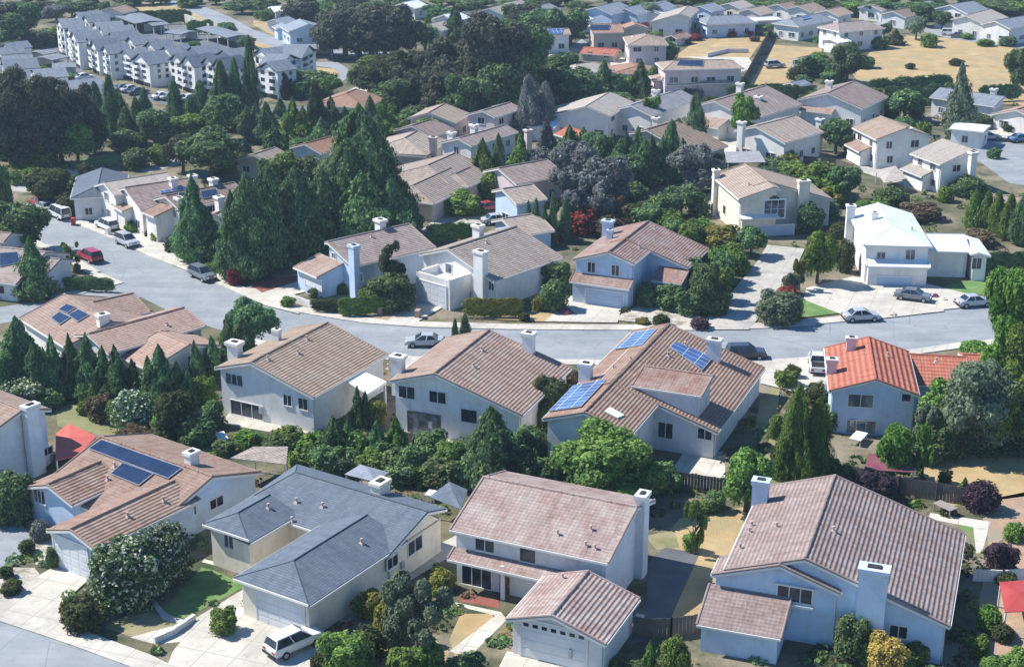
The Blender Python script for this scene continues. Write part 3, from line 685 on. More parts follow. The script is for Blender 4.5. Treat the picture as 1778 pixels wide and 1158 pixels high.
h = House(q(1, 1, 1300, 585), (897, 393), 6.6, 'brown tiled house with a walled white roof deck over its garage', 'the roof deck house', wall='wall_white', roof='roof_brown')
w = h.gable(q(1, 1, 1300, 585), (897, 393), 6.6, EL=5, ER=(976, 447), k=.34)
pn = w['near']; j = 'x' if pn[0] == 'y' else 'y'; i = 'xy'.index(pn[0]); jj = 'xy'.index(j)
sg = h.sgn(pn); c0 = h.L(*q(1, 1, 1070, 775), 3.4)[jj]; c1 = h.L(*q(1, 1, 1315, 830), 3.4)[jj]; lo, hi = min(c0, c1), max(c0, c1)
fr = h.L(*q(1, 1, 1315, 830), 3.4)[i]
def bx(a, b, o0, o1, z0, z1):
    if pn[0] == 'y': h.wm.box(a, b, o0, o1, z0, z1)
    else: h.wm.box(o0, o1, a, b, z0, z1)
bx(lo, hi, pn[1] + sg * .02, fr, -.1, 3.0)
for a, b, o0, o1 in ((lo, hi, fr - sg * .25, fr + sg * .02), (lo - .02, lo + .25, pn[1], fr), (hi - .25, hi + .02, pn[1], fr)): bx(a, b, o0, o1, 2.9, 4.0)
pg = (pn[0], fr + sg * .02)
h.garage(pg, (q(1, 1, 1098, 0)[0], q(1, 1, 0, 818)[1], q(1, 1, 1290, 0)[0], q(1, 1, 0, 950)[1]))
h.win(pn, (q(1, 1, 1290, 0)[0], q(1, 1, 0, 690)[1], q(1, 1, 1330, 0)[0], q(1, 1, 0, 750)[1]), nm=0); h.win(pn, (q(1, 1, 1580, 0)[0], q(1, 1, 0, 800)[1], q(1, 1, 1612, 0)[0], q(1, 1, 0, 862)[1]))
h.chimney_wall(*q(1, 1, 1522, 600), w['near'], 1.5, 1.0); h.chimney(830, 390, 7.6, 1.2, .9, 4, flare=1.5)
h.vents(w, 'R', [q(1, 1, 1560, 548)]); h.done()

h = House((1057, 437), (1125, 384), 7.0, 'blue walled house with a rust tile roof and a tile skirt over its garage', 'the rust roofed blue house', wall='wall_blue', roof='roof_rose', trim='trim')
w = h.gable((1057, 437), (1125, 384), 7.0, EL=q(2, 1, 445, 652), ER=q(2, 1, 850, 692), k=.33)
w2 = h.gable(q(2, 1, 795, 520), (1125, 384), 7.02, EL=2, ER=q(2, 1, 1335, 605), k=.325)
pn = w['near']; jx = 'xy'.index('x' if pn[0] == 'y' else 'y')
pl = h.skirt(w, 'near', w['P'](0, w['tl'] - .3, 0)[jx], w['P'](0, w['tr'] + .3, 0)[jx], 1.6, 3.7, .5)
h.garage(pl, (q(2, 1, 530, 0)[0], q(2, 1, 0, 870)[1], q(2, 1, 780, 0)[0], q(2, 1, 0, 970)[1]), mat='garage_blue')
h.win(pn, (q(2, 1, 543, 0)[0], q(2, 1, 0, 678)[1], q(2, 1, 592, 0)[0], q(2, 1, 0, 745)[1])); h.win(pn, (q(2, 1, 703, 0)[0], q(2, 1, 0, 698)[1], q(2, 1, 752, 0)[0], q(2, 1, 0, 765)[1]))
h.skirt(w2, 'near', w2['P'](0, 4.6, 0)[jx], w2['P'](0, w2['tr'] + .5, 0)[jx], 3.2, 3.9, .3, block=False)
for t in (5.0, w2['tr']):
    p = w2['P'](w2['s0'] - 3.0, t, 0); m = MB(); m.box(p.x - .12, p.x + .12, p.y - .12, p.y + .12, -.05, 2.9); m.build('porch_post', 'wall_blue', h.root)
h.chimney(*q(2, 1, 678, 395), 7.6, 1.3, 1.0, 4, flare=1.4); h.chimney(*q(2, 1, 692, 458), 7.3, .7, .6, 4, flare=.6)
h.vents(w2, 'R', [q(2, 1, 885, 575), q(2, 1, 985, 530), q(2, 1, 990, 455)]); h.done()

h = House((1343, 325), (1293, 286), 7.2, 'tall cream stucco house with an arched window at the head of the long driveway', 'the tall cream house', wall='wall_cream', roof='roof_pale')
w = h.gable((1343, 325), (1293, 286), 7.2, EL=(1297, 358), ER=(1391, 356), k=.31)
w2 = h.gable((1331, 315), (1293, 286), 7.22, EL=2, ER=(1455, 352), k=.305)
pn = w['near']
jx = 'xy'.index('x' if pn[0] == 'y' else 'y')
h.win(pn, (1327, 348, 1362, 378), nm=2, nh=1, trim='white', fw=.2)
a, b, z0, z1 = h.rect(pn, (1333, 346, 1356, 352)); m = MB(); c = (a + b) / 2; rr = (b - a) / 2
for t in range(8):
    u0, u1 = math.pi * t / 8, math.pi * (t + 1) / 8; h.pbox(m, pn, c + rr * math.cos(u1), c + rr * math.cos(u0), z0, z0 + rr * min(math.sin(u0), math.sin(u1)) + .12, -.02, .05)
m.build('window', 'glass', h.root)
pl = h.skirt(w, 'near', w['P'](0, w['tl'] - .2, 0)[jx], w['P'](0, w['tr'] + .2, 0)[jx], 1.0, 3.2, .35, roof='trim')
h.garage(pl, (1312, 392, 1377, 416), mat='garage_blue')
h.chimney(1244, 294, 7.0, .9, 1.1); h.chimney_wall(1396, 313, w2['near'], 1.6, 1.0)
h.win(w['left'], (1256, 357, 1260, 372), nm=0); h.vents(w, 'L', [(1300, 322)]); h.done()

h = House((1548, 394), (1525, 352), 6.4, 'two storey house with a bright white hip roof over a wide garage', 'the white hip roofed house', wall='wall_white', roof='roof_white')
w = h.gable((1548, 394), (1525, 352), 6.6, EL=q(3, 1, 672, 577), ER=q(3, 1, 1125, 577), k=.3, hn=4.3)
w1 = h.gable(q(3, 1, 1342, 492), q(3, 1, 900, 470), 4.7, EL=4.6, ER=q(3, 1, 1180, 640), k=.22)
w2 = h.gable(q(3, 1, 1430, 612), q(3, 1, 1420, 500), 4.0, EL=q(3, 1, 1378, 612), ER=q(3, 1, 1498, 612), k=.25)
pn = w['near']; jx = 'xy'.index('x' if pn[0] == 'y' else 'y')
pl = h.skirt(w, 'near', w['P'](0, w['tl'], 0)[jx], w['P'](0, w['tr'] + .2, 0)[jx], 1.5, 3.4, .4)
h.garage(pl, (q(3, 1, 745, 0)[0], q(3, 1, 0, 775)[1], q(3, 1, 985, 0)[0], q(3, 1, 0, 860)[1]), mat='garage_blue')
h.win(pn, (q(3, 1, 752, 0)[0], q(3, 1, 0, 612)[1], q(3, 1, 805, 0)[0], q(3, 1, 0, 655)[1])); h.win(pn, (q(3, 1, 945, 0)[0], q(3, 1, 0, 595)[1], q(3, 1, 1005, 0)[0], q(3, 1, 0, 660)[1]))
h.win(w2['near'], (q(3, 1, 1390, 0)[0], q(3, 1, 0, 650)[1], q(3, 1, 1450, 0)[0], q(3, 1, 0, 720)[1]))
h.win(w['left'], (1482, 434, 1485, 441), nm=0)
h.chimney(1478, 356, 7.2, 1.1, 1.1); h.chimney(1519, 368, 7.2, .9, .7, 4, flare=.6)
h.vents(w, 'R', [q(3, 1, 985, 460)]); h.done()
# ================================================================ houses farther off
def far(R1, R2, zr, label, near, EL=None, ER=None, k=.32, wall='wall_white', roof='roof_pink', chim=(), hn=0, hf=0, sides=('near', 'left', 'right'), extra=(), solar=(), trim='trim', skirts=(), cat='house'):
    h = House(R1, R2, zr, label, near, wall, roof, trim, cat=cat)
    w = h.gable(R1, R2, zr, EL, ER, k, hn, hf)
    for e in extra: h.gable(**e)
    for s in solar: h.solar(w, s[0], s[1], s[2])
    for s in skirts:
        if isinstance(s[1], tuple): h.skirt_px(w, s[0], *s[1:4], s[4], roof=s[5]); continue
        pl = w[s[0]]; jx = 1 - 'xy'.index(pl[0]); a = w['P'](w['s0'] if s[0] == 'near' else w['s0'] + s[1], w['tl'] + s[1], 0)[jx]; b = w['P'](w['s0'] + s[2], w['tl'] + s[2], 0)[jx]
        h.skirt(w, s[0], a, b, s[3], s[4], s[5] if len(s) > 5 else .33, roof=s[6] if len(s) > 6 else None)
    for c in chim: h.chimney(c[0], c[1], c[2], 1.1, .9, 2.5 if len(c) < 4 else c[3], flare=1.4)
    h.auto(w, sides); h.done(); return h

# left street row
far((170, 322), (177, 291), 4.9, 'small house with a slate blue hip roof behind olive bushes', 'the slate blue hip roof', EL=(131, 313), ER=(222, 306), roof='roof_blue', wall='wall_pale', hn=2)
far((180, 317), (290, 300), 6.2, 'white house with a dull tan roof, farthest of three close gables on the left', 'the dull tan roofed gable', EL=4, ER=(330, 318), roof='roof_tan', chim=((300, 309, 7),))
far((216, 326), (331, 309), 6.2, 'white gabled house with long mauve roof and a low tiled garage on the left', 'the mauve roofed gable with the low garage', EL=4.5, ER=(318, 352), roof='roof_mauve', chim=((334, 304, 7),), skirts=(('near', (211, 350), (230, 358), (208, 365), .25, 'roof_pink'),), solar=(('R', [(278, 333), (326, 325), (327, 329), (279, 337)], 'solar_blue'),))
far((287, 340), (407, 317), 6.2, 'white gabled house with patchy solar panels half hidden by a ragged conifer', 'the solar gable behind the ragged conifer', EL=4.5, ER=(424, 340), roof='roof_mauve', chim=((311, 343, 6.2, 0), (370, 310, 7.2), (380, 341, 6.4)), skirts=(('near', (281, 345), (303, 366), (261, 374), .25, 'roof_pink'),), solar=(('R', [(348, 334), (375, 329), (380, 341), (352, 346)], 'solar_dark'), ('R', [(309, 337), (322, 334), (326, 345), (312, 345)], 'solar_dark')))
far((372, 372), (425, 345), 4.6, 'low maroon roofed house with a pale solar strip beside the giant conifers', 'the maroon roof by the giant conifers', EL=5, ER=6, roof='roof_rose')
far((80, 438), (-40, 425), 4.7, 'single storey grey brown roofed house with a dark solar array at the left edge', 'the grey brown house at the left edge', EL=(20, 493), ER=5, roof='roof_mauve', wall='wall_pale', solar=(('L', [(0, 441), (31, 439), (36, 457), (0, 464)], 'solar_dark'),), extra=(dict(R1=(105, 450), R2=(70, 440), zr=4.0, EL=3, ER=3),))
far((20, 405), (-40, 400), 4.5, 'dull purple roofed house cut by the left edge behind the round dark tree', 'the purple roof at the left edge', EL=(30, 422), ER=4, roof='roof_mauve')
# middle distance
far(q(1, 0, 345, 962), q(1, 0, 600, 893), 4.8, 'low house with an orange tan roof left of the giant conifer', 'the orange tan roof', EL=3.5, ER=q(1, 0, 520, 1012), roof='roof_orange', wall='wall_pale')
far((440, 268), (478, 256), 4.2, 'small brown roofed house peeping between trees', 'the small brown roof between trees', EL=4, ER=4, roof='roof_brown', wall='wall_tan')
far((702, 240), (722, 228), 4.8, 'hip roofed house with broad faded tan pink tiles behind a squat chimney', 'the faded tan pink hip roof', EL=6, ER=(766, 252), roof='roof_pale', hn=4, hf=2, wall='wall_tan', chim=((752, 238, 5.6),))
far((742, 287), (790, 266), 5.4, 'large hip roofed house with a mottled brown roof and dark shaded front', 'the mottled brown hip roof', EL=(690, 288), ER=(820, 302), roof='roof_brown', wall='wall_tan', hn=3, hf=1, extra=(dict(R1=(716, 322), R2=(726, 285), zr=4.6, EL=5, ER=5, hn=2.5), dict(R1=(790, 302), R2=(775, 285), zr=4.4, EL=3.5, ER=3.5, hn=2)))
far(q(1, 0, 1375, 925), q(1, 0, 1690, 838), 6.3, 'white gabled house with one small dark window under a mauve brown roof', 'the white gable with one small window', EL=4.5, ER=(893, 232), roof='roof_mauve', chim=((784, 229, 6.6), (823, 216, 7)))
far((838, 192), (885, 178), 6, 'pale house with a faded roof half hidden behind a dark round tree', 'the faded roof behind the dark round tree', EL=4, ER=(905, 190), roof='roof_mauve', wall='wall_rose')
far((744, 196), (772, 180), 5.5, 'small pink roofed house behind the dark round tree', 'the small pink roof', EL=4, ER=5, roof='roof_pale', wall='wall_rose')
far((715, 218), (752, 206), 4.6, 'low mauve roofed house in front of the small pink roof', 'the low mauve roof', EL=4, ER=4.5, roof='roof_mauve', wall='wall_rose')
far((872, 328), (925, 320), 5.6, 'blocky house with a sandy flat pitched roof beside the cypress row', 'the sandy roofed house', EL=3, ER=(925, 350), roof='roof_pale', wall='wall_blue', extra=(dict(R1=(872, 380), R2=(925, 366), zr=4.0, EL=3, ER=4.5, roof='roof_pale'),))
far((865, 292), (950, 277), 5.5, 'house with a dusty pink roof behind bright green bushes', 'the dusty pink roof behind bright bushes', EL=4, ER=(965, 308), roof='roof_mauve', wall='wall_rose')
far((1030, 234), (985, 220), 4.7, 'small house with a bright red roof among conifers', 'the small bright red roof', EL=(960, 232), ER=5, roof='roof_red', wall='wall_rose', chim=((917, 225, 4.5, 0),))
far(q(2, 0, 530, 712), q(2, 0, 690, 617), 6.3, 'big house with a wide tan roof and bright white gable wall', 'the wide tan roofed white house', EL=q(2, 0, 330, 705), ER=q(2, 0, 835, 690), roof='roof_tan', skirts=(('near', .5, 6, 4, 3.6, .25, 'roof_white'),))
far(q(2, 0, 835, 705), q(2, 0, 1160, 600), 6, 'house with a plain grey roof beside a bright leafy tree', 'the plain grey roofed house', EL=4, ER=q(2, 0, 1225, 690), roof='roof_grey', chim=((1139, 156, 6.6), (1139, 204, 5.0)))
far(q(2, 0, 935, 868), q(2, 0, 1160, 802), 6, 'house with a long brown tile roof behind the conifer screen', 'the long brown roof', EL=3.5, ER=q(2, 0, 1490, 975), roof='roof_brown', wall='wall_tan')
far((1241, 175), (1330, 149), 6.6, 'white two storey house with a pink garage skirt and tall white chimney', 'the pink skirted white house', EL=4, ER=(1398, 180), roof='roof_mauve', chim=((1285, 144, 7.4), (1317, 167, 6.2, 0)), skirts=(('near', .3, 6.5, 3.5, 3.5, .3, 'roof_pink'),))
far(q(3, 0, 425, 622), q(3, 0, 600, 545), 6.6, 'white house with ribbed bright front wall and mauve roof', 'the ribbed white fronted house', EL=q(3, 0, 258, 650), ER=q(3, 0, 805, 660), roof='roof_mauve', chim=((1440, 140, 7.4),), skirts=(('near', .5, 7, 1.5, 3.6, .4, 'roof_pink'),))
far(q(3, 0, -60, 845), q(3, 0, 200, 776), 6.3, 'white gabled house under a faded brown striped roof beside the round bright tree', 'the white gable beside the round bright tree', EL=4.5, ER=q(3, 0, 400, 885), roof='roof_pale', chim=((1288, 211, 7), (1424, 206, 5.8, 0)))
far(q(3, 0, 945, 860), q(3, 0, 775, 780), 6.8, 'two storey white house with a pale pink roof and stepped lower roofs', 'the white house with stepped lower roofs', EL=q(3, 0, 805, 966), ER=q(3, 0, 1130, 916), roof='roof_pale', chim=((1577, 222, 6.6),), skirts=(('left', 2, 8, 2.2, 3.3, .35, 'roof_pink'),))
far(q(3, 0, 1400, 1002), q(3, 0, 1190, 929), 6.8, 'two storey white house with a pale tan roof and a tall right hand chimney', 'the white house with the pale tan roof', EL=q(3, 0, 1225, 1122), ER=q(3, 0, 1640, 1100), roof='roof_tan', chim=((1690, 264, 6.8),), skirts=(('left', 2, 8, 2.0, 3.2, .35, 'roof_tan'),))
far((1745, 168), (1632, 152), 5, 'low house with a bluish grey roof behind the tall pale conifer', 'the bluish grey roof behind the pale conifer', EL=4, ER=(1690, 190), roof='roof_slate', wall='wall_pale', chim=((1726, 154, 6),))
far((1765, 190), (1800, 180), 4.5, 'coral roofed house at the right edge', 'the coral roof at the right edge', EL=5, ER=5, roof='roof_orange')
far((1715, 222), (1655, 216), 3.4, 'long white flat roofed outbuilding beside the parked vehicles', 'the long white outbuilding', EL=3, ER=3, k=.05, roof='roof_white', cat='outbuilding')
far((1790, 345), (1716, 336), 4.0, 'house with a white roof edge and pink tiles at the right edge', 'the white edged roof at the right edge', EL=3.5, ER=5, roof='roof_pale')
# far rows
far((922, 52), (987, 50), 5.2, 'white house with bright blue solar panels across its roof', 'the far house with bright blue panels', EL=3, ER=(980, 60), wall='wall_white', roof='roof_pale', solar=(('R', [(932, 51), (978, 51), (975, 60), (929, 60)], 'solar_blue'),))
far((1024, 43), (1078, 42), 5.8, 'orange tan house with dark solar panels and a side gable', 'the orange tan house', EL=3, ER=(1075, 57), wall='wall_tan', roof='roof_orange', solar=(('R', [(1025, 45), (1060, 45), (1057, 53), (1023, 53)], 'solar_dark'),), extra=(dict(R1=(1104, 43), R2=(1070, 38), zr=5.9, EL=4, ER=3.5),))
far((1014, 82), (1074, 86), 2.6, 'low red roofed outbuilding in front of the orange tan house', 'the low red roofed outbuilding', EL=2, ER=3, roof='roof_red', wall='wall_tan', cat='outbuilding')
far((1122, 62), (1120, 59), 6.4, 'tall pale pink house with a pyramid hip roof', 'the pyramid roofed pink house', EL=4.6, ER=4.6, wall='wall_rose', roof='roof_pale', hn=4.5, hf=4.5, chim=((1102, 64, 5.6),), extra=(dict(R1=(1102, 116), R2=(1112, 109), zr=2.9, EL=5.5, ER=5.5, hn=2.5, hf=1, roof='roof_orange', k=.2),))
far((1180, 24), (1196, 10), 6, 'white house with a light grey gable roof near the top edge', 'the light grey gable near the top', EL=(1150, 22), ER=(1208, 22), wall='wall_white', roof='roof_tan', extra=(dict(R1=(1142, 22), R2=(1160, 20), zr=3.8, EL=2.5, ER=3, k=.2, roof='roof_white'),))
far((1235, 28), (1285, 26), 4.8, 'bluish house with a slate hip roof and shaded porch', 'the bluish slate hip house', EL=4, ER=4.5, wall='wall_blue', roof='roof_slate', hn=3, hf=3)
far((1295, 33), (1350, 30), 3.4, 'low white roofed pinkish house', 'the low white roofed house', EL=3, ER=2.5, k=.1, wall='wall_rose', roof='roof_white')
far((1170, 106), (1258, 104), 7.2, 'large pink two storey house with dark roof panels and hipped lower roofs', 'the large pink hip roofed house', EL=4, ER=4.2, wall='wall_rose', roof='roof_pale', hn=3, hf=3, k=.25, solar=(('R', [(1180, 106), (1222, 107), (1220, 116), (1175, 114)], 'solar_dark'),), extra=(dict(R1=(1195, 133), R2=(1195, 124), zr=4.3, EL=5, ER=5, hn=2, k=.25), dict(R1=(1240, 133), R2=(1240, 124), zr=4.3, EL=4, ER=4, hn=2, k=.25), dict(R1=(1153, 130), R2=(1160, 122), zr=4.3, EL=2.6, ER=3, hn=2, k=.25)))
far((1000, 112), (1030, 108), 4.2, 'small tan hip roofed house among dark trees', 'the small tan hip roof', EL=4.2, ER=4.2, wall='wall_pale', roof='roof_tan', hn=3, hf=2.5)
far((1035, 12), (1075, 3), 6, 'blue walled house with steep grey gables at the top edge', 'the steep blue gables at the top edge', EL=5, ER=5, wall='wall_blue', roof='roof_slate', extra=(dict(R1=(1085, 14), R2=(1095, 3), zr=5.4, EL=4, ER=4), dict(R1=(1120, 12), R2=(1130, 3), zr=5.0, EL=4, ER=4)))
far((1372, 33), (1420, 24), 5, 'white house with a bluish hip roof and dark shaded side', 'the bluish hip roofed white house', EL=4, ER=4.2, wall='wall_white', roof='roof_slate', hn=2, hf=2, solar=(('R', [(1390, 32), (1404, 28), (1408, 32), (1394, 36)], 'solar_blue'),))
far((1455, 40), (1500, 36), 6.2, 'tall pale two storey house with a pinkish hip roof above the dry field', 'the tall pale far house', EL=4, ER=4.5, wall='wall_pale', roof='roof_mauve', hn=3, hf=3, extra=(dict(R1=(1442, 68), R2=(1450, 62), zr=3.4, EL=3, ER=3, k=.15, roof='roof_white'),))
far((1650, 8), (1690, 2), 6.5, 'grey walled house with a broad roof at the top right', 'the grey house at the top right', EL=5, ER=5.5, wall='wall_pale', roof='roof_slate')
far((1678, 27), (1720, 16), 5.8, 'white house with a sandy gable roof beside the far road', 'the sandy gable beside the far road', EL=4, ER=5, wall='wall_white', roof='roof_tan')
far((1728, 36), (1790, 26), 5.6, 'white two storey house with grey roof at the right edge by the far road', 'the far right edge house', EL=4, ER=4.5, wall='wall_white', roof='roof_slate')
far((470, 12), (520, 9), 3.6, 'low pale green grey roofed house near the top', 'the low pale roof near the top', EL=3, ER=4, wall='wall_blue', roof='roof_white', k=.2)
far((476, 33), (500, 28), 3.6, 'small white cottage by the upper road', 'the small white cottage', EL=3, ER=3, wall='wall_white', roof='roof_slate')
far((536, 42), (520, 33), 5.2, 'blue walled house with a grey gable roof beside the upper road', 'the blue walled house by the upper road', EL=5, ER=5.5, wall='wall_blue', roof='roof_slate', extra=(dict(R1=(497, 44), R2=(512, 38), zr=3.6, EL=2.5, ER=2.5),))
far((600, 163), (618, 155), 5.0, 'house with a peach hip roof below the condominium road', 'the peach hip roof', EL=5.5, ER=5.5, wall='wall_pale', roof='roof_orange', hn=3.5, hf=2)
for u0, v0, lab, near, rf in ((850, 8, 'pale roofed house among trees at the top edge', 'the pale roof at the top edge', 'roof_tan'), (770, 20, 'white house behind the dark conifer at the top', 'the white house at the top', 'roof_white'), (745, 36, 'low cream house behind the tall leaning conifer', 'the low cream house', 'roof_tan'), (190, 8, 'pink roofed house at the top left', 'the pink roof at the top left', 'roof_pink'), (1385, 4, 'pale pink house at the top edge behind trees', 'the pale pink house at the top', 'roof_pale')):
    far((u0, v0 + 6), (u0 + 25, v0), 4.6, lab, near, EL=3.5, ER=4, roof=rf, wall='wall_pale')

for u0, v0, lab, near, rf, wl in ((1215, 5, 'pale blue house with a slate roof near the top edge', 'the pale blue top house', 'roof_slate', 'wall_blue'), (1300, 10, 'pinkish far house with a dull roof above the low white roof', 'the pinkish top house', 'roof_pale', 'wall_rose'), (1435, 12, 'white far house with a red brown roof', 'the red brown top roof', 'roof_orange', 'wall_white'), (1550, 14, 'pale far house by the bend of the far road', 'the far bend house', 'roof_mauve', 'wall_pale'), (930, 6, 'grey roofed far house among the dark top trees', 'the grey top roof', 'roof_grey', 'wall_white'), (985, 22, 'white terrace house left of the steep blue gables', 'the white terrace house', 'roof_white', 'wall_white'), (1165, 56, 'low maroon roofed shed behind the dry lot', 'the maroon shed', 'roof_rose', 'wall_rose'), (812, 34, 'cream house behind the grey tree at the top', 'the cream top house', 'roof_tan', 'wall_cream'), (1385, 96, 'small blue grey shed on the dry lot', 'the blue grey shed', 'roof_slate', 'wall_blue'), (1130, 1, 'slate roofed house on the skyline right of the steep blue gables', 'the slate skyline house', 'roof_slate', 'wall_white'), (1265, 0, 'tan roofed house on the skyline above the pale blue one', 'the tan skyline house', 'roof_tan', 'wall_cream'), (1350, 2, 'white house on the skyline with a pink roof', 'the pink skyline house', 'roof_pink', 'wall_white'), (1510, 3, 'white house on the skyline with a mauve roof', 'the mauve skyline house', 'roof_mauve', 'wall_white'), (1590, 1, 'grey roofed house on the skyline left of the top right grey house', 'the grey skyline house', 'roof_grey', 'wall_pale'), (880, 0, 'tan house on the skyline above the dry yard', 'the dry yard skyline house', 'roof_tan', 'wall_tan'), (700, 0, 'white house on the skyline behind the dark round trees', 'the hidden skyline house', 'roof_white', 'wall_white'), (1372, 138, 'small pale blue roofed shed behind the hedge', 'the pale blue shed', 'roof_slate', 'wall_blue')):
    far((u0, v0 + 5), (u0 + 24, v0), 4.4 if 'shed' not in lab else 2.6, lab, near, EL=3.5 if 'shed' not in lab else 2, ER=4 if 'shed' not in lab else 2, roof=rf, wall=wl, cat='house' if 'shed' not in lab else 'shed')

# ================================================================ condominium blocks
def condo(F0, F1, depth, zt, ng, label, near, pod=True, rows=3, rise=1.5, eave=False, name='apartment_block', group='white condominium blocks', cat='apartment block'):
    A, B = at(*F0, zt if eave else 0), at(*F1, zt if eave else 0); A.z = B.z = 0; d = B - A; Wd = d.length; yaw = math.atan2(d.y, d.x)
    root = empty(name, A, yaw, label, cat, group)
    HOUSES.append((near, ((F0[0] + F1[0]) / 2, (F0[1] + F1[1]) / 2 - 18), None))
    wm = MB(); wm.box(0, Wd, 0, depth, -.1, zt)
    zp = 1.2 if pod else 0
    gw = Wd / ng; fr = None
    holes = MB()
    for g in range(ng):
        x0, x1 = g * gw, (g + 1) * gw; xm = (x0 + x1) / 2; off = -.7 if g % 2 else 0; rg = rise + (.4 if g % 2 else 0)
        wm.hexa([(x0 + .15, off, zt - .8), (x1 - .15, off, zt - .8), (xm, off, zt + rg)], [(x0 + .15, depth - .02, zt - .8), (x1 - .15, depth - .02, zt - .8), (xm, depth - .02, zt + rg)])
        if off: wm.box(x0 + .15, x1 - .15, off, .05, -.09, zt - .02)
        rm = MB(); o = .35
        sl = rg / (gw / 2 - .15)
        rm.slab([(xm, off - o, zt + rg + .14), (x0 - .1, off - o, zt + rg + .14 - sl * (xm - x0 + .1)), (x0 - .1, depth + o, zt + rg + .14 - sl * (xm - x0 + .1)), (xm, depth + o, zt + rg + .14)], .13, (0, 1, 0))
        rm.slab([(xm, off - o, zt + rg + .14), (x1 + .1, off - o, zt + rg + .14 - sl * (x1 - xm + .1)), (x1 + .1, depth + o, zt + rg + .14 - sl * (x1 - xm + .1)), (xm, depth + o, zt + rg + .14)], .13, (0, 1, 0))
        rm.build('roof', 'roof_condo', root)
        # balconies and windows
        fh = (zt - zp) / rows
        for r in range(rows):
            z = zp + fh * r
            for k in range(2):
                xa = x0 + gw * (.14 + .42 * k); xb = xa + gw * (.30 if (k + g) % 2 else .2)
                p = MB(); p.box(xa, xb, off - .03, off + .05, z + fh * .28, z + fh * .80); wp = p.build('window', 'glass', root)
                if (k + g) % 2 and r < rows - 0:
                    b = MB(); b.box(xa - .15, xb + .15, off - .75, off, z + .02, z + .12); b.box(xa - .15, xb + .15, off - .75, off - .67, z + .1, z + fh * .34); b.box(xa - .15, xa - .07, off - .7, off, z + .1, z + fh * .34); b.box(xb + .07, xb + .15, off - .7, off, z + .1, z + fh * .34)
                    b.build('balcony', 'wall_chalk', root)
        if pod:
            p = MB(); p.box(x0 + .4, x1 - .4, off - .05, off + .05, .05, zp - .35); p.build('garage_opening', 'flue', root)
    # side windows
    for r in range(rows):
        z = zp + (zt - zp) / rows * r
        for y in (depth * .3, depth * .7):
            p = MB(); p.box(Wd - .02, Wd + .03, y - .35, y + .35, z + .5, z + 1.25); p.build('window', 'glass', root)
    wm.build('wall', 'wall_chalk', root); return root
CL = 'four storey white condominium, '
for F0, F1, dp, zt, ng, pos, near in (((103, 92), (116, 102), 4.7, 6.9, 1, 'farthest left of the front arc', 'the farthest left condominium'), ((118, 101), (146, 121), 4.7, 6.0, 2, 'second from the left in the front arc', 'the second arc condominium'), ((152, 117), (194, 139), 4.7, 5.5, 3, 'third from the left in the front arc', 'the third arc condominium'), ((205, 134), (268, 152), 4.7, 4.8, 2, 'with a plain shaded end wall above the round conifer', 'the plain ended condominium'), ((297, 150), (346, 163), 4.7, 5.6, 2, 'behind the pair of slim cypresses', 'the two cypress condominium'), ((352, 160), (400, 171), 4.7, 6.0, 2, 'mostly hidden behind a clump of cypresses', 'the half hidden condominium'), ((450, 166), (484, 174), 4.7, 5.7, 1, 'nearest the tall black cypress', 'the tallest cypress condominium'), ((490, 156), (545, 128), 4.7, 5.0, 2, 'at the right end beside the dark hedge', 'the right end condominium')):
    condo(F0, F1, dp, zt, ng, CL + pos, near)
CR = 'low grey roofed white condominium, '
UP = (((127, 30), (141, 36), 6, 'the highest condominium', 'highest of the upper cluster'), ((143, 35), (155, 40), 5, 'the second highest condominium', 'just below the highest of the upper cluster'), ((161, 46), (172, 55), 6, 'the narrow gabled condominium', 'with a narrow gable in the upper cluster'), ((171, 54), (182, 62), 7, 'the chalky gabled condominium', 'with a steep chalky gable in the upper cluster'), ((186, 65), (201, 71), 6, 'the long roofed condominium', 'with a long roof in the upper cluster'), ((218, 72), (235, 79), 5, 'the green tree condominium', 'beside a small green tree in the upper cluster'), ((250, 81), (271, 87), 4.6, 'the tucked away condominium', 'behind the plain shaded end wall'), ((277, 89), (299, 96), 5, 'the hedge strip condominium', 'left of the green hedge strip'), ((321, 90), (348, 97), 6, 'the condominium below the carport', 'the condominium below the carport'), ((373, 96), (405, 103), 5, 'the condominium right of the carport', 'right of the sloping carport'), ((440, 93), (466, 101), 6, 'the condominium behind the tallest cypress', 'behind the tall black cypress'))
for F0, F1, dp, near, pos in UP:
    condo(F0, F1, dp, 5.2, 1, CR + pos, near, pod=False, rows=2, rise=1.4, group='low condominium buildings', eave=True)
LO = (((2, 104), (16, 122), 6, 2, 'the double roofed condominium', 'with a double roof at the left edge'), ((-8, 90), (4, 96), 5, 1, 'the cut off condominium', 'the cut off condominium'), ((53, 124), (66, 138), 6, 1, 'the two bush condominium', 'between the two green bushes on the left'), ((81, 147), (104, 160), 9, 1, 'the longest lower condominium', 'with the longest roof of the lower cluster'), ((130, 160), (150, 168), 5, 1, 'the lowest condominium', 'at the foot of the lower cluster'), ((2, 82), (18, 87), 5, 1, 'the top left condominium', 'top left of the lower cluster'))
for F0, F1, dp, ng, near, pos in LO:
    condo(F0, F1, dp, 3.6, ng, CR + pos, near, pod=False, rows=1, rise=1.1, group='low condominium buildings', eave=True)
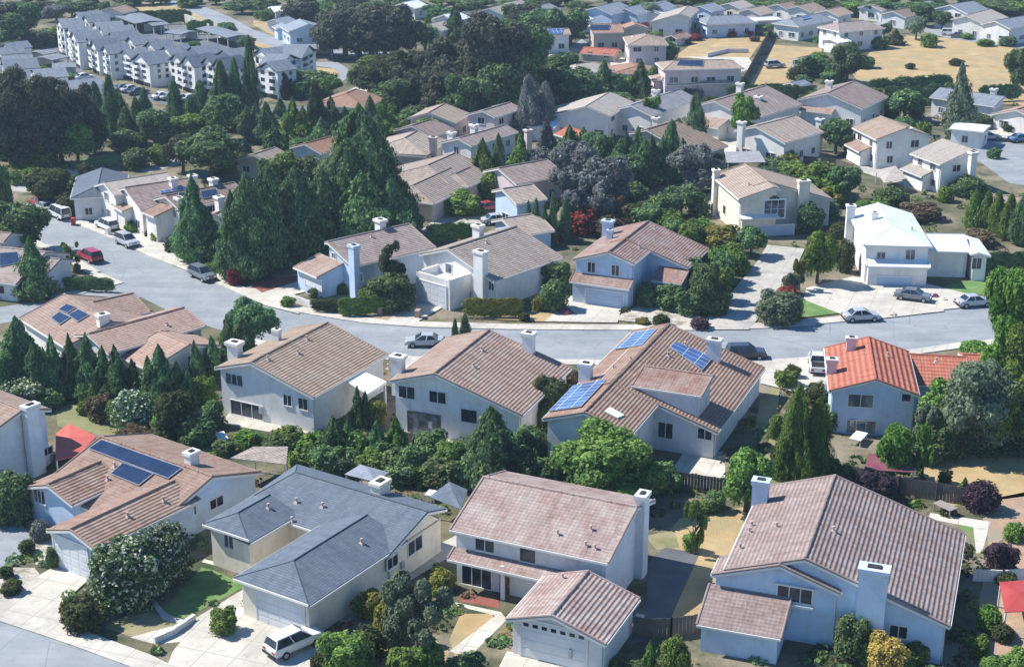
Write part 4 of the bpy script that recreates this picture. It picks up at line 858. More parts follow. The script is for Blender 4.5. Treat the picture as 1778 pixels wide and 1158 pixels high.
# carports
def carport(c, h_, wdt, label, near):
    A, B = at(*c[0], 0), at(*c[1], 0); d = B - A; Ln = d.length
    root = empty('carport', A, math.atan2(d.y, d.x), label, 'carport', 'grey carports of the condominiums')
    m = MB(); m.slab([(0, -wdt / 2, h_), (Ln, -wdt / 2, h_), (Ln, 0, h_ + .35), (0, 0, h_ + .35)], .18); m.slab([(0, wdt / 2, h_), (Ln, wdt / 2, h_), (Ln, 0, h_ + .35), (0, 0, h_ + .35)], .18); m.build('roof', 'roof_condo', root)
    n = max(3, int(Ln / 4))
    for i in range(n):
        x = .4 + (Ln - .8) * i / (n - 1); m = MB()
        for y in (-wdt / 2 + .4, wdt / 2 - .4): m.box(x - .09, x + .09, y - .09, y + .09, -.05, h_ - .1)
        m.build('post', 'trim', root)
    m = MB(); m.box(Ln * .02, Ln * .98, wdt / 2 - .3, wdt / 2 - .2, .0, h_ - .2); m.build('back_wall', 'wall_pale', root)
    HOUSES.append((near, ((c[0][0] + c[1][0]) / 2, (c[0][1] + c[1][1]) / 2), None))
for (c, hh, wd, pos), nr in zip(((((222, 42), (262, 57)), 2.6, 8, 'longest one, below the dry bank'), (((258, 58), (288, 55)), 2.2, 6, 'short one beside the yellow bush'), (((360, 66), (415, 83)), 2.6, 6, 'sloping one below the round tree'), (((300, 68), (330, 72)), 2.0, 6, 'flat one between the long carport and the gables'), (((508, 98), (580, 97)), 2.2, 7, 'dark fronted one beside the bend in the road'), (((64, 109), (88, 104)), 2.0, 5, 'small one in the lower cluster'), (((76, 118), (108, 112)), 2.0, 6, 'middle one in the lower cluster'), (((92, 132), (134, 130)), 2.2, 6, 'lowest one in the lower cluster')), ('the longest carport', 'the short carport', 'the sloping carport', 'the flat carport', 'the dark fronted carport', 'the small lower carport', 'the middle lower carport', 'the lowest carport')):
    carport(c, hh, wd, 'grey roofed carport, ' + pos, nr)
# ================================================================ ground, roads, yards
POLYS = []
M['shaded_paving'] = flat_mat('shaded_paving', (.10, .105, .115), (.15, .155, .165), .4, .9, 9, .01, wear=(.12, .12, .12))  # concrete paving darkened, the house's cast shadow put into its colour
def sheet(name, pts, z, mat, kind='structure', prism=0.0):
    m = MB(); P = [at(u, v, z) if not isinstance(u, tuple) else None for u, v in pts]
    P = [Vector((p.x, p.y, z)) for p in P]; POLYS.append(P)
    if prism: m.slab(P, prism)
    else:
        a = sum(P[i].x * P[(i + 1) % len(P)].y - P[(i + 1) % len(P)].x * P[i].y for i in range(len(P)))
        m.face(P if a > 0 else P[::-1])
    o = m.build(name, mat); o['kind'] = kind; return o
def strip(name, pts, wm, z, mat, side=1, prism=0.0):
    """band of constant width in metres along a pixel polyline (width to the left for side=1)"""
    P = [at(u, v, 0) for u, v in pts]; Q = []
    for i, p in enumerate(P):
        d = (P[min(i + 1, len(P) - 1)] - P[max(i - 1, 0)]).normalized(); Q.append(p + Vector((-d.y, d.x, 0)) * wm * side)
    m = MB()
    for i in range(len(P) - 1):
        f = [P[i], P[i + 1], Q[i + 1], Q[i]]
        f = [Vector((p.x, p.y, z)) for p in f]; POLYS.append(f)
        if side < 0: f.reverse()
        if prism: m.slab(f, prism)
        else: m.face(f)
    o = m.build(name, mat); o['kind'] = 'structure'; return o
m = MB()
NX, NY = 40, 50
for i in range(NX):
    for j in range(NY):
        x0, x1 = -900 + 1800 * i / NX, -900 + 1800 * (i + 1) / NX; y0, y1 = -20 + 1500 * j / NY, -20 + 1500 * (j + 1) / NY
        m.face([(x0, y0, 0), (x1, y0, 0), (x1, y1, 0), (x0, y1, 0)])
g = m.build('ground', 'yard'); g['kind'] = 'structure'
north = [(40, 356), (75, 366), (100, 378), (135, 391), (207, 420), (259, 446), (321, 469), (363, 487), (427, 516), (467, 533), (544, 548), (634, 562), (733, 569), (890, 573), (1035, 574), (1200, 574.5), (1328, 571), (1450, 561), (1535, 552), (1652, 536), (1717, 529), (1800, 518)]
south = [(40, 405), (78, 425), (100, 429), (145, 456), (181, 477), (215, 492), (223, 502), (241, 514), (275, 531), (303, 545), (360, 566), (440, 590), (530, 604), (620, 612), (676, 617), (760, 622), (965, 625), (1040, 626), (1263, 627), (1328, 626), (1400, 621), (1587, 607), (1665, 596), (1717, 591), (1800, 580)]
sheet('road', north + south[::-1], .004, 'asphalt')
sheet('road', [(215, 491), (186, 498), (145, 509), (90, 520), (0, 533), (-60, 540), (-60, 570), (40, 556), (130, 538), (245, 516), (228, 503)], .008, 'asphalt')
sheet('road', [(-40, 1067), (0, 1079.5), (75, 1104), (150, 1130), (225, 1158), (270, 1180), (-40, 1200)], .004, 'asphalt')
strip('pavement', north, 1.9, .12, 'concrete', 1, .14)
strip('pavement', south[11:], 1.6, .12, 'concrete', -1, .14)
strip('pavement', south[:6] + [(186, 499), (145, 510), (90, 521)], 1.6, .12, 'concrete', -1, .14)
strip('pavement', [(-40, 1067), (0, 1079.5), (75, 1104), (150, 1130), (225, 1158), (270, 1180)], 2.0, .12, 'concrete', 1, .14)
# upper road, condominium drives, far roads
sheet('road', [(300, 2), (345, 8), (400, 30), (440, 52), (500, 72), (560, 84), (640, 90), (760, 96), (760, 101), (640, 100), (555, 94), (480, 84), (425, 66), (380, 44), (330, 20), (285, 6)], .004, 'asphalt')
sheet('road', [(540, 108), (585, 108), (605, 120), (600, 138), (575, 155), (550, 158), (585, 140), (588, 126), (575, 118), (540, 114)], .008, 'asphalt')
sheet('road', [(70, 84), (104, 66), (100, 92), (120, 106), (152, 128), (200, 148), (268, 165), (350, 180), (480, 190), (560, 180), (580, 190), (480, 204), (330, 190), (240, 172), (160, 150), (118, 132), (80, 112), (66, 96)], .004, 'asphalt_dark')
sheet('road', [(215, 28), (270, 24), (330, 50), (370, 62), (420, 84), (440, 100), (400, 110), (330, 80), (280, 70), (215, 50)], .004, 'asphalt_dark')
sheet('road', [(1500, 52), (1560, 44), (1650, 68), (1800, 88), (1800, 78), (1700, 62), (1640, 52), (1560, 34), (1490, 44)], .004, 'asphalt')
sheet('road', [(1600, 262), (1680, 236), (1800, 256), (1800, 325), (1752, 318), (1700, 280)], .004, 'asphalt')
sheet('road', [(960, 104), (1010, 68), (1020, 75), (985, 108), (970, 112)], .004, 'asphalt')
sheet('road', [(95, 4), (140, 2), (135, 20), (60, 26), (50, 14)], .004, 'asphalt_dark')
sheet('road', [(-20, 905), (30, 903), (62, 935), (58, 960), (0, 985), (-20, 985)], .008, 'asphalt')
# dry fields and banks
sheet('dry_field', [(1510, 92), (1560, 62), (1640, 66), (1800, 90), (1800, 185), (1500, 160), (1480, 128)], .004, 'dry')
sheet('dry_field', [(1300, 148), (1345, 78), (1425, 84), (1440, 110), (1390, 150)], .004, 'dry')
sheet('dry_field', [(1170, 100), (1210, 70), (1330, 62), (1290, 118), (1240, 104)], .004, 'dry')
sheet('dry_bank', [(175, 28), (215, 12), (260, 5), (310, 3), (345, 22), (400, 48), (450, 72), (530, 90), (520, 98), (440, 97), (395, 78), (360, 60), (325, 38), (285, 28), (225, 34)], .0025, 'dry')
sheet('dry_bank', [(540, 116), (580, 120), (590, 126), (575, 134), (540, 132)], .004, 'dry')
sheet('dry_yard', [(885, 22), (905, 18), (906, 44), (890, 60), (862, 32)], .004, 'dry')
sheet('dry_yard', [(440, 36), (470, 40), (560, 62), (575, 76), (520, 72), (470, 60), (440, 44)], .004, 'dry')
sheet('dry_yard', [(1640, 780), (1790, 770), (1790, 860), (1640, 880), (1600, 820)], .004, 'dry')
sheet('dry_yard', [(1230, 890), (1290, 880), (1310, 930), (1250, 1010), (1225, 1080), (1150, 1105), (1215, 960), (1140, 950), (1180, 900)], .004, 'dry')
sheet('bare_soil', [(1700, 870), (1800, 850), (1800, 1180), (1690, 1180), (1700, 1040), (1720, 960)], .004, 'soil')
sheet('dry_yard', [(900, 545), (960, 535), (1000, 556), (940, 558), (820, 553)], .126, 'dry')
sheet('bare_soil', [(640, 550), (705, 526), (735, 535), (672, 556)], .126, 'soil')
sheet('planting_bed', [(1062, 555), (1110, 528), (1200, 540), (1230, 558), (1180, 566)], .126, 'rockbed')
sheet('dry_yard', [(780, 1110), (800, 1065), (855, 1065), (860, 1090), (820, 1130), (790, 1140)], .010, 'dry')
sheet('dry_yard', [(600, 1158), (640, 1075), (720, 1080), (780, 1130), (760, 1180), (590, 1190)], .006, 'dry')
# lawns
sheet('lawn', [(276, 1064), (350, 985), (372, 990), (428, 1016), (322, 1073)], .010, 'lawn')
sheet('lawn', [(178, 1088), (215, 1070), (262, 1062), (312, 1084), (290, 1105), (225, 1104)], .010, 'lawn_dry')
sheet('lawn', [(96, 705), (150, 700), (230, 740), (200, 758), (100, 740)], .010, 'lawn_dry')
sheet('lawn', [(345, 778), (410, 778), (390, 795), (350, 790)], .010, 'lawn')
sheet('lawn', [(1640, 497), (1765, 470), (1790, 500), (1650, 518)], .010, 'lawn')
sheet('lawn', [(1385, 540), (1395, 520), (1490, 540), (1385, 552)], .126, 'lawn')
sheet('lawn', [(170, 270), (215, 262), (290, 262), (200, 282), (90, 292)], .010, 'lawn')
sheet('lawn', [(680, 820), (720, 830), (700, 850), (670, 845)], .010, 'lawn')
sheet('lawn', [(565, 518), (600, 508), (640, 520), (590, 530)], .010, 'lawn')
sheet('lawn', [(1120, 930), (1170, 920), (1180, 950), (1140, 955)], .010, 'lawn_dry')
sheet('lawn', [(1320, 690), (1355, 660), (1350, 720), (1310, 760)], .010, 'lawn_dry')
sheet('lawn', [(1300, 860), (1340, 750), (1370, 760), (1370, 850)], .012, 'lawn_dry')
sheet('lawn', [(1420, 64), (1350, 62), (1350, 68), (1420, 69)], .010, 'lawn')
sheet('lawn', [(1655, 905), (1710, 912), (1705, 950), (1690, 940)], .010, 'lawn')
# drives and patios
sheet('driveway', [(1332, 425), (1397, 432), (1380, 470), (1345, 520), (1300, 572), (1205, 572), (1260, 520), (1318, 450)], .130, 'concrete_old')
sheet('driveway', [(-20, 1062), (0, 1040), (90, 985), (158, 978), (160, 1000), (105, 1050), (120, 1075), (60, 1092)], .130, 'concrete')
sheet('driveway', [(425, 1050), (535, 1095), (575, 1110), (570, 1180), (280, 1180), (300, 1130), (345, 1075)], .128, 'concrete')
sheet('path', [(330, 1078), (430, 1018), (445, 1040), (350, 1110), (270, 1118), (225, 1106)], .012, 'concrete')
sheet('path', [(262, 1000), (270, 1000), (268, 1040), (290, 1065), (330, 1080), (322, 1086), (282, 1074), (262, 1045)], .016, 'concrete')
sheet('path', [(355, 970), (425, 988), (425, 994), (350, 975)], .016, 'concrete')
sheet('path', [(790, 1045), (870, 1062), (880, 1075), (815, 1140), (780, 1130), (860, 1068), (795, 1052)], .014, 'concrete')
sheet('planting_bed', [(795, 1030), (865, 1040), (868, 1056), (800, 1044)], .014, 'brick')
sheet('driveway', [(880, 1130), (1020, 1150), (1030, 1190), (850, 1190)], .012, 'concrete')
sheet('driveway', [(1000, 505), (1082, 525), (1072, 560), (945, 558), (985, 520)], .130, 'concrete')
sheet('driveway', [(722, 520), (775, 530), (725, 558), (672, 556)], .130, 'concrete')
sheet('driveway', [(428, 498), (520, 475), (555, 500), (500, 514), (520, 545), (460, 530), (425, 514)], .130, 'concrete')
sheet('brick_pad', [(430, 492), (524, 476), (525, 486), (455, 508)], .136, 'brick')
sheet('path', [(563, 506), (640, 503), (660, 520), (580, 545), (555, 540), (630, 515), (570, 512)], .014, 'concrete')
sheet('driveway', [(1400, 500), (1480, 480), (1610, 500), (1640, 540), (1500, 556), (1460, 545), (1395, 520)], .130, 'concrete')
sheet('driveway', [(1600, 490), (1680, 510), (1690, 532), (1610, 540)], .132, 'concrete')
sheet('driveway', [(1325, 625), (1430, 620), (1440, 680), (1380, 680), (1320, 665)], .130, 'concrete')
sheet('driveway', [(700, 622), (900, 624), (900, 650), (700, 650)], .130, 'concrete')
sheet('patio', [(1150, 842), (1190, 780), (1260, 785), (1258, 855)], .012, 'concrete')
sheet('patio', [(385, 735), (400, 712), (480, 724), (560, 735), (600, 740), (570, 752), (470, 750)], .012, 'concrete')
sheet('patio', [(696, 740), (780, 760), (800, 775), (710, 765)], .012, 'concrete')
sheet('patio', [(1615, 890), (1720, 905), (1705, 960), (1695, 960), (1690, 915), (1610, 900)], .014, 'concrete')
sheet('driveway', [(730, 400), (770, 370), (840, 345), (900, 350), (940, 372), (860, 385), (800, 395), (750, 408)], .012, 'concrete_old')
sheet('driveway', [(190, 380), (250, 370), (330, 420), (340, 440), (400, 480), (370, 488), (250, 440)], .130, 'concrete')
sheet('driveway', [(20, 305), (160, 292), (180, 300), (120, 325), (60, 335), (0, 330)], .012, 'concrete_old')
sheet('driveway', [(215, 292), (290, 275), (330, 280), (260, 300)], .012, 'concrete_old')
sheet('driveway', [(1210, 218), (1280, 240), (1330, 260), (1300, 275), (1250, 262)], .012, 'concrete')
sheet('driveway', [(1225, 340), (1240, 330), (1300, 390), (1290, 400), (1215, 365)], .012, 'concrete_old')
sheet('driveway', [(1480, 270), (1580, 300), (1590, 330), (1500, 300)], .012, 'concrete_old')
sheet('driveway', [(1700, 210), (1800, 205), (1800, 250), (1690, 232)], .012, 'concrete')
sheet('driveway', [(640, 140), (680, 150), (690, 170), (640, 180), (600, 160)], .012, 'concrete')
sheet('driveway', [(920, 92), (965, 88), (985, 108), (930, 108)], .012, 'concrete')
sheet('driveway', [(560, 70), (600, 66), (610, 84), (560, 80)], .012, 'concrete')
sheet('driveway', [(1060, 108), (1080, 100), (1130, 120), (1060, 128)], .012, 'concrete')
sheet('driveway', [(1180, 98), (1300, 100), (1310, 118), (1270, 130), (1230, 104)], .012, 'concrete')
sheet('driveway', [(1010, 32), (1130, 30), (1140, 48), (1010, 46)], .012, 'concrete')
sheet('planting_bed', [(-10, 990), (20, 985), (60, 985), (75, 1005), (20, 1040), (-10, 1050)], .014, 'rockbed')
sheet('planting_bed', [(45, 905), (95, 900), (110, 985), (62, 980)], .010, 'rockbed')
sheet('side_yard', [(1120, 980), (1155, 950), (1215, 960), (1150, 1105), (1085, 1120), (1125, 1040)], .012, 'shaded_paving')
sheet('side_yard', [(540, 1060), (780, 935), (800, 925), (790, 960), (700, 1015), (610, 1085)], .008, 'concrete_old')
sheet('pool_water', [(262, 194), (295, 194), (300, 206), (268, 208)], .012, 'pool')
# ================================================================ fences and garden walls
def fence(pts, h_, label, mat='fence', name='fence', cat='fence', th=.08, posts=True):
    P = [at(u, v, 0) for u, v in pts]; root = empty(name, P[0], 0, label, cat); O = P[0]
    m = MB(); t = MB()
    for a, b in zip(P, P[1:]):
        a, b = a - O, b - O; L = (b - a).length; n = max(1, int(L / 2.4)); d = (b - a) / L; rr = Vector((-d.y, d.x, 0))
        nb = max(2, int(L / .3))
        for i in range(nb):
            p0 = a + (b - a) * (i / nb) ; p1 = a + (b - a) * ((i + .94) / nb); hh = h_ + random.uniform(-.03, .03)
            m.beam(p0 + Vector((0, 0, hh / 2)), p1 + Vector((0, 0, hh / 2)), th * .4 if mat == 'fence' else th, hh)
        m.beam(a + Vector((0, 0, h_ * .8)) + rr * .04, b + Vector((0, 0, h_ * .8)) + rr * .04, .05, .1)
        if posts:
            for i in range(n + 1):
                p = a + (b - a) * (i / n); t = MB(); t.box(p.x - .06, p.x + .06, p.y - .06, p.y + .06, -.1, h_ + .1); t.build('post', mat, root)
    m.build('panel', mat, root); return root
fence([(105, 678), (145, 690), (190, 706)], 1.7, 'dark timber fence between the conifer row and the back lawn')
fence([(700, 775), (800, 800), (900, 815)], 1.7, 'timber fence half hidden by back yard trees below the glazed patio door')
fence([(1010, 830), (1150, 845), (1265, 862)], 1.8, 'dark timber fence along the bottom of the pale concrete patio')
fence([(1470, 838), (1560, 858), (1690, 880)], 1.8, 'dark timber fence behind the large blue walled house')
fence([(1100, 1108), (1165, 1106), (1230, 1096)], 1.7, 'timber side gate fence between the two lower right houses')
fence([(1222, 1090), (1240, 1045), (1252, 1010)], 1.6, 'timber fence beside the left wall of the large blue walled house')
fence([(1290, 152), (1312, 112), (1340, 58)], 2.2, 'long dark fence dividing the far dry lots')
fence([(1145, 58), (1230, 62), (1330, 60)], 1.6, 'dark timber fence behind the bluish far houses')
fence([(1228, 100), (1262, 92), (1300, 92)], 1.0, 'low pale wall behind the large pink hip roofed house', 'trim', 'garden_wall', 'wall', .2, False)
fence([(282, 34), (310, 36), (325, 44)], 2.6, 'pale retaining wall below the dry bank', 'concrete', 'retaining_wall', 'wall', .3, False)
fence([(325, 44), (352, 56), (365, 62)], 2.8, 'pale retaining wall beside the long parking court', 'concrete', 'retaining_wall', 'wall', .3, False)
fence([(268, 1116), (300, 1102), (338, 1076)], .55, 'low white garden wall beside the bright lawn', 'trim', 'garden_wall', 'wall', .3, False)
fence([(560, 1130), (575, 1105), (615, 1080)], .25, 'low dark red brick edging beside the white car', 'brick', 'garden_edging', 'edging', .25, False)
fence([(500, 520), (540, 535), (585, 543)], .9, 'low white garden wall in front of the pale blue chimneyed house', 'trim', 'garden_wall', 'wall', .22, False)
fence([(1500, 455), (1510, 485)], 1.2, 'short white wall beside the white hip roofed house', 'trim', 'garden_wall', 'wall', .2, False)
fence([(1690, 1008), (1740, 1010), (1800, 1006)], 1.1, 'white topped side fence right of the large blue walled house', 'trim', 'fence', 'fence', .1)
fence([(1395, 285), (1450, 290), (1480, 300)], 1.4, 'dark timber fence below the white gable and round bright tree')
# ================================================================ small structures
def canopy(pts, h_, label, mat, near=None, rise=.5, name='patio_canopy', cat='canopy', posts=True):
    P = [at(u, v, h_) for u, v in pts]; c = sum(P, Vector()) / len(P); O = Vector((c.x, c.y, 0))
    root = empty(name, O, 0, label, cat); m = MB(); top = c - O + Vector((0, 0, rise))
    for a, b in zip(P, P[1:] + P[:1]): m.slab([a - O, b - O, top], .06)
    m.build('cover', mat, root)
    for p in P:
        t = MB(); x, y = (p - O).x * .92, (p - O).y * .92; t.box(x - .06, x + .06, y - .06, y + .06, -.05, h_); t.build('post', 'trim', root)
canopy([(598, 823), (626, 806), (676, 820), (650, 836)], 2.3, 'grey patio canopy behind the blue grey shingled house', 'roof_slate')
canopy([(745, 862), (780, 836), (812, 850), (800, 884)], 2.2, 'blue grey pavilion cover beside the mottled rose roof', 'roof_blue')
canopy([(1508, 788), (1590, 786), (1588, 820), (1500, 815)], 2.2, 'maroon garden pavilion below the red roofed house', 'maroon', rise=.3)
canopy([(400, 795), (440, 775), (500, 775), (497, 806)], 2.6, 'weathered brown patio roof beside the blue grey shingled house', 'roof_brown', rise=.2, name='patio_roof', cat='patio roof')
canopy([(96, 800), (97, 752), (120, 735), (168, 757), (135, 790)], 2.4, 'bright red patio canopy with a peaked top at the left', 'redroof', rise=.4)
canopy([(1735, 1010), (1800, 1005), (1800, 1060), (1745, 1062)], 2.2, 'crimson shade sail at the right edge', 'red', rise=.2, name='shade_sail', cat='shade sail')
canopy([(1258, 264), (1318, 262), (1330, 282), (1262, 283)], 2.6, 'pale corrugated patio roof under the white gable', 'roof_grey', rise=.15, name='patio_roof', cat='patio roof')
canopy([(1520, 296), (1555, 288), (1575, 310), (1535, 318)], 2.2, 'cream garden canopy behind the white hip roofed house', 'roof_tan', rise=.4)
def furn(u, v, label, mat, w=1.2, d=.8, h_=.75, name='patio_table', cat='table'):
    p = at(u, v, 0); root = empty(name, p, random.uniform(0, 3), label, cat); m = MB(); m.box(-w / 2, w / 2, -d / 2, d / 2, h_ - .06, h_); m.build('tabletop', mat, root)
    for x in (-1, 1):
        for y in (-1, 1):
            t = MB(); t.box(x * (w / 2 - .1) - .04, x * (w / 2 - .1) + .04, y * (d / 2 - .1) - .04, y * (d / 2 - .1) + .04, -.02, h_ - .06); t.build('leg', mat, root)
furn(1490, 768, 'white patio table in the shade behind the red roofed house', 'white', 2.2, 1.2)
furn(1640, 890, 'pale garden table behind the large blue walled house', 'roof_tan', 2.0, 1.1)
furn(385, 768, 'grey patio table in the left back yard', 'trim', 2.0, 1.0)
furn(750, 868, 'white garden table beside the red umbrella', 'white', 1.2, 1.0)
p = at(760, 852, 0); um = empty('garden_umbrella', p, 0, 'closed terracotta garden umbrella standing in the back yard', 'umbrella')
m = MB(); m.tube((0, 0, .9), (0, 0, 2.3), .55, .18, 8); m.tube((0, 0, 2.3), (0, 0, 2.7), .18, .03, 8); m.tube((0, 0, .55), (0, 0, .9), .35, .55, 8); m.build('cover', 'redleaf_cloth' if False else 'redroof', um)
m = MB(); m.tube((0, 0, 0), (0, 0, .6), .04); m.tube((0, 0, 0), (0, 0, .08), .3, .3, 8); m.build('pole', 'rim', um)
# air conditioners, bins, boulders
def bin_(u, v, label, mat):
    p = at(u, v, .0); root = empty('wheeled_bin', p, random.uniform(0, 6), label, 'bin'); m = MB()
    m.hexa([(-.25, -.28, .08), (.25, -.28, .08), (.25, .28, .08), (-.25, .28, .08)], [(-.32, -.36, 1.0), (.32, -.36, 1.0), (.32, .36, 1.0), (-.32, .36, 1.0)]); m.build('body', mat, root)
    m = MB(); m.hexa([(-.35, -.4, 1.0), (.35, -.4, 1.0), (.35, .4, 1.0), (-.35, .4, 1.0)], [(-.3, -.34, 1.1), (.3, -.34, 1.1), (.3, .34, 1.1), (-.3, .34, 1.1)]); m.build('lid', mat, root)
    for x in (-.28, .28):
        m = MB(); m.tube((x - .03, .3, .1), (x + .03, .3, .1), .1, .1, 10); m.build('wheel', 'tyre', root)
bin_(128, 391, 'red bin at the kerb on the left street', 'red')
bin_(188, 408, 'pale bin standing on the left street pavement', 'trim')
bin_(660, 547, 'terracotta post beside the drive left of the roof deck house', 'roof_orange')
bin_(726, 552, 'terracotta post on the near corner of the roof deck drive', 'roof_orange')
bin_(1232, 1060, 'pale blue bin by the fence of the large blue walled house', 'wall_blue')
bin_(1240, 1042, 'white bin behind the pale blue one', 'white')
bin_(1110, 1090, 'dark bin in the shaded side yard', 'car_dark')
def boulder(u, v, s, label, mat='rockbed', name='boulder', cat='boulder'):
    p = at(u, v, 0); m = MB(); n0, n1 = 5, 8; P = []
    for i in range(n0 + 1):
        a = math.pi / 2 * i / n0; P.append([Vector((math.cos(t) * math.cos(a), math.sin(t) * math.cos(a), math.sin(a) * .7)) * s * random.uniform(.8, 1.15) for t in [2 * math.pi * k / n1 for k in range(n1)]])
    for i in range(n0):
        for k in range(n1): m.face([P[i][k], P[i][(k + 1) % n1], P[i + 1][(k + 1) % n1], P[i + 1][k]])
    o = m.build(name, mat); o.location = p; o.rotation_euler.z = random.uniform(0, 6); tag(o, label, cat); return o
for u, v, s, l in ((1550, 548, .6, 'dark pink boulder left of the bright lawn'), (1622, 516, .7, 'maroon boulder nearest the white hip roofed house'), (1640, 522, .5, 'smaller pale boulder by the right hand lawn'), (590, 508, .6, 'white boulder in the yard of the pale blue chimneyed house'), (1128, 532, .9, 'reddish boulder in the bed by the skirt roofed house'), (982, 545, 1.0, 'pale tarpaulin covered heap at the drive edge')):
    boulder(u, v, s, l, 'maroon' if 'maroon' in l or 'red' in l else 'rockbed')
# ================================================================ vehicles
def car(u, v, yaw, paint_, label, kind='sedan', cat='car', z=.006):
    P = at(u, v, 0); root = empty('parked_car' if kind != 'truck' else 'pickup_truck', (P.x, P.y, z), yaw, label, cat, 'vehicles parked in the neighbourhood')
    prof = {'sedan': ([(-2.25, .35), (-2.3, .75), (-2.1, .95), (-1.5, 1.0), (1.0, .98), (2.05, .85), (2.25, .65), (2.25, .35)], [(-1.55, .98), (-.95, 1.42), (.35, 1.45), (1.15, .96)]),
            'suv': ([(-2.3, .4), (-2.35, .9), (-2.25, 1.08), (1.1, 1.08), (2.1, .98), (2.3, .75), (2.3, .4)], [(-2.2, 1.06), (-1.95, 1.68), (.3, 1.72), (1.15, 1.06)]),
            'van': ([(-2.5, .4), (-2.55, 1.0), (1.5, 1.1), (2.3, .95), (2.5, .7), (2.5, .4)], [(-2.5, 1.0), (-2.4, 1.95), (.9, 1.98), (1.7, 1.05)]),
            'truck': ([(-2.7, .5), (-2.7, 1.15), (1.1, 1.15), (2.4, 1.08), (2.6, .8), (2.6, .45)], [(-.75, 1.13), (-.6, 1.8), (.6, 1.82), (1.3, 1.13)])}[kind]
    W = .9
    def loft(pr, w0, w1, zt):
        m = MB(); lo = [Vector((x, -1, z_)) for x, z_ in pr]; n = len(pr); zs = [z_ for _, z_ in pr]; za, zb = min(zs), max(zs)
        wd = lambda z_: w0 + (w1 - w0) * (z_ - za) / (zb - za)
        A = [Vector((x, -wd(z_), z_)) for x, z_ in pr]; B = [Vector((x, wd(z_), z_)) for x, z_ in pr]
        m.hexa(A, B); return m
    body = loft(prof[0], W, W * .95, 0).build('body', paint_, root)
    bv = body.modifiers.new('Bevel', 'BEVEL'); bv.width = .09; bv.segments = 2
    cab = loft(prof[1], W * .92, W * .74, 0).build('cabin_glass', 'glass', root)
    m = MB(); (xa, za), (xb, zb) = prof[1][1], prof[1][2]
    m.hexa([(xa - .05, -W * .72, za - .02), (xb + .05, -W * .72, zb - .02), (xb + .05, W * .72, zb - .02), (xa - .05, W * .72, za - .02)], [(xa + .05, -W * .66, za + .05), (xb - .05, -W * .66, zb + .05), (xb - .05, W * .66, zb + .05), (xa + .05, W * .66, za + .05)])
    for s in (-1, 1):
        for (p0, p1) in ((prof[1][0], prof[1][1]), (prof[1][3], prof[1][2]), (((prof[1][0][0] + prof[1][3][0]) / 2, prof[1][0][1]), ((xa + xb) / 2, za))):
            m.beam((p0[0], s * W * .925, p0[1]), (p1[0], s * W * .745, p1[1]), .09, .07)
    m.build('roof', paint_, root)
    if kind == 'truck':
        m = MB(); m.box(-2.6, -.85, -.72, .72, 1.10, 1.16); m.build('load_bed', 'tyre', root)
    for x in (-1.4, 1.4):
        for s in (-1, 1):
            m = MB(); m.tube((x, s * (W - .2), .33), (x, s * (W + .03), .33), .34, .34, 14); wh = m.build('wheel', 'tyre', root); m = MB(); m.tube((x, s * (W + .02), .33), (x, s * (W + .045), .33), .2, .2, 10); m.build('rim', 'rim', wh)
    fx = max(x for x, _ in prof[0]); bx_ = min(x for x, _ in prof[0])
    for s in (-1, 1):
        m = MB(); m.box(fx - .06, fx + .03, s * .55 - .2, s * .55 + .2, .62, .78); m.build('headlight', 'white', root)
        m = MB(); m.box(bx_ - .03, bx_ + .06, s * .6 - .16, s * .6 + .16, .72, .9); m.build('tail_light', 'red', root)
    m = MB(); m.box(bx_ - .04, bx_ + .1, -.85, .85, .38, .55); m.box(fx - .1, fx + .05, -.85, .85, .36, .52); m.build('bumper', 'tyre', root)
    return root
def along(a, b): d = at(*b) - at(*a); return math.atan2(d.y, d.x)
st = along((259, 446), (145, 395))
car(157, 452, st, 'car_red', 'crimson hatchback parked on the left kerb of the side street', 'suv')
car(221, 426, st + math.pi, 'car_silver', 'silver sedan at the kerb opposite the crimson hatchback', 'suv')
car(103, 378, st, 'car_white', 'white van at the far end of the left street', 'van', 'van')
car(78, 366, st, 'car_silver', 'silver car behind the white van on the left street', 'sedan')
car(70, 358, st, 'car_red', 'small red car farthest up the left street', 'sedan')
car(186, 398, st, 'car_white', 'white car in the drive beside the dark hedge shrub', 'suv')
car(352, 484, st + math.pi, 'car_grey', 'grey car beside the brick parking pad, at the kerb', 'suv')
car(738, 600, math.pi, 'car_silver', 'silver car on the main street behind the ridge of the white house', 'sedan')
car(1295, 622, 0.02, 'car_dark', 'dark blue SUV parked on the main street kerb', 'suv', 'SUV')
car(1418, 640, along((1418, 660), (1413, 615)), 'car_white', 'white pickup truck in the drive beside the red roof', 'truck', 'pickup truck')
car(1495, 556, .12, 'car_silver', 'silver sedan at the kerb below the white hip roofed house', 'sedan')
car(1690, 531, .2, 'car_silver', 'silver car at the kerb below the right hand lawn', 'sedan')
car(1585, 522, -.4, 'car_grey', 'dark grey car on the drive of the white hip roofed house', 'sedan', z=.135)
car(848, 366, .6, 'car_red', 'dark red car on the inner driveway by the sandy roofed house', 'sedan')
car(862, 388, .3, 'car_silver', 'silver car on the inner driveway below the dark red one', 'sedan')
car(790, 350, 1.0, 'car_grey', 'grey car under the mottled brown hip roof', 'suv')
car(512, 1128, along((440, 1150), (560, 1098)), 'car_white', 'white sedan on the drive of the blue grey shingled house', 'suv', z=.135)
car(1690, 247, .2, 'car_dark', 'dark car beside the long white outbuilding', 'sedan')
car(1715, 243, .1, 'car_silver', 'silver car right of the dark car by the outbuilding', 'sedan')
car(1772, 246, .3, 'car_blue', 'blue car at the right edge of the side street', 'sedan')
car(1650, 62, -.3, 'car_white', 'white car on the far road by the sandy gable', 'suv')
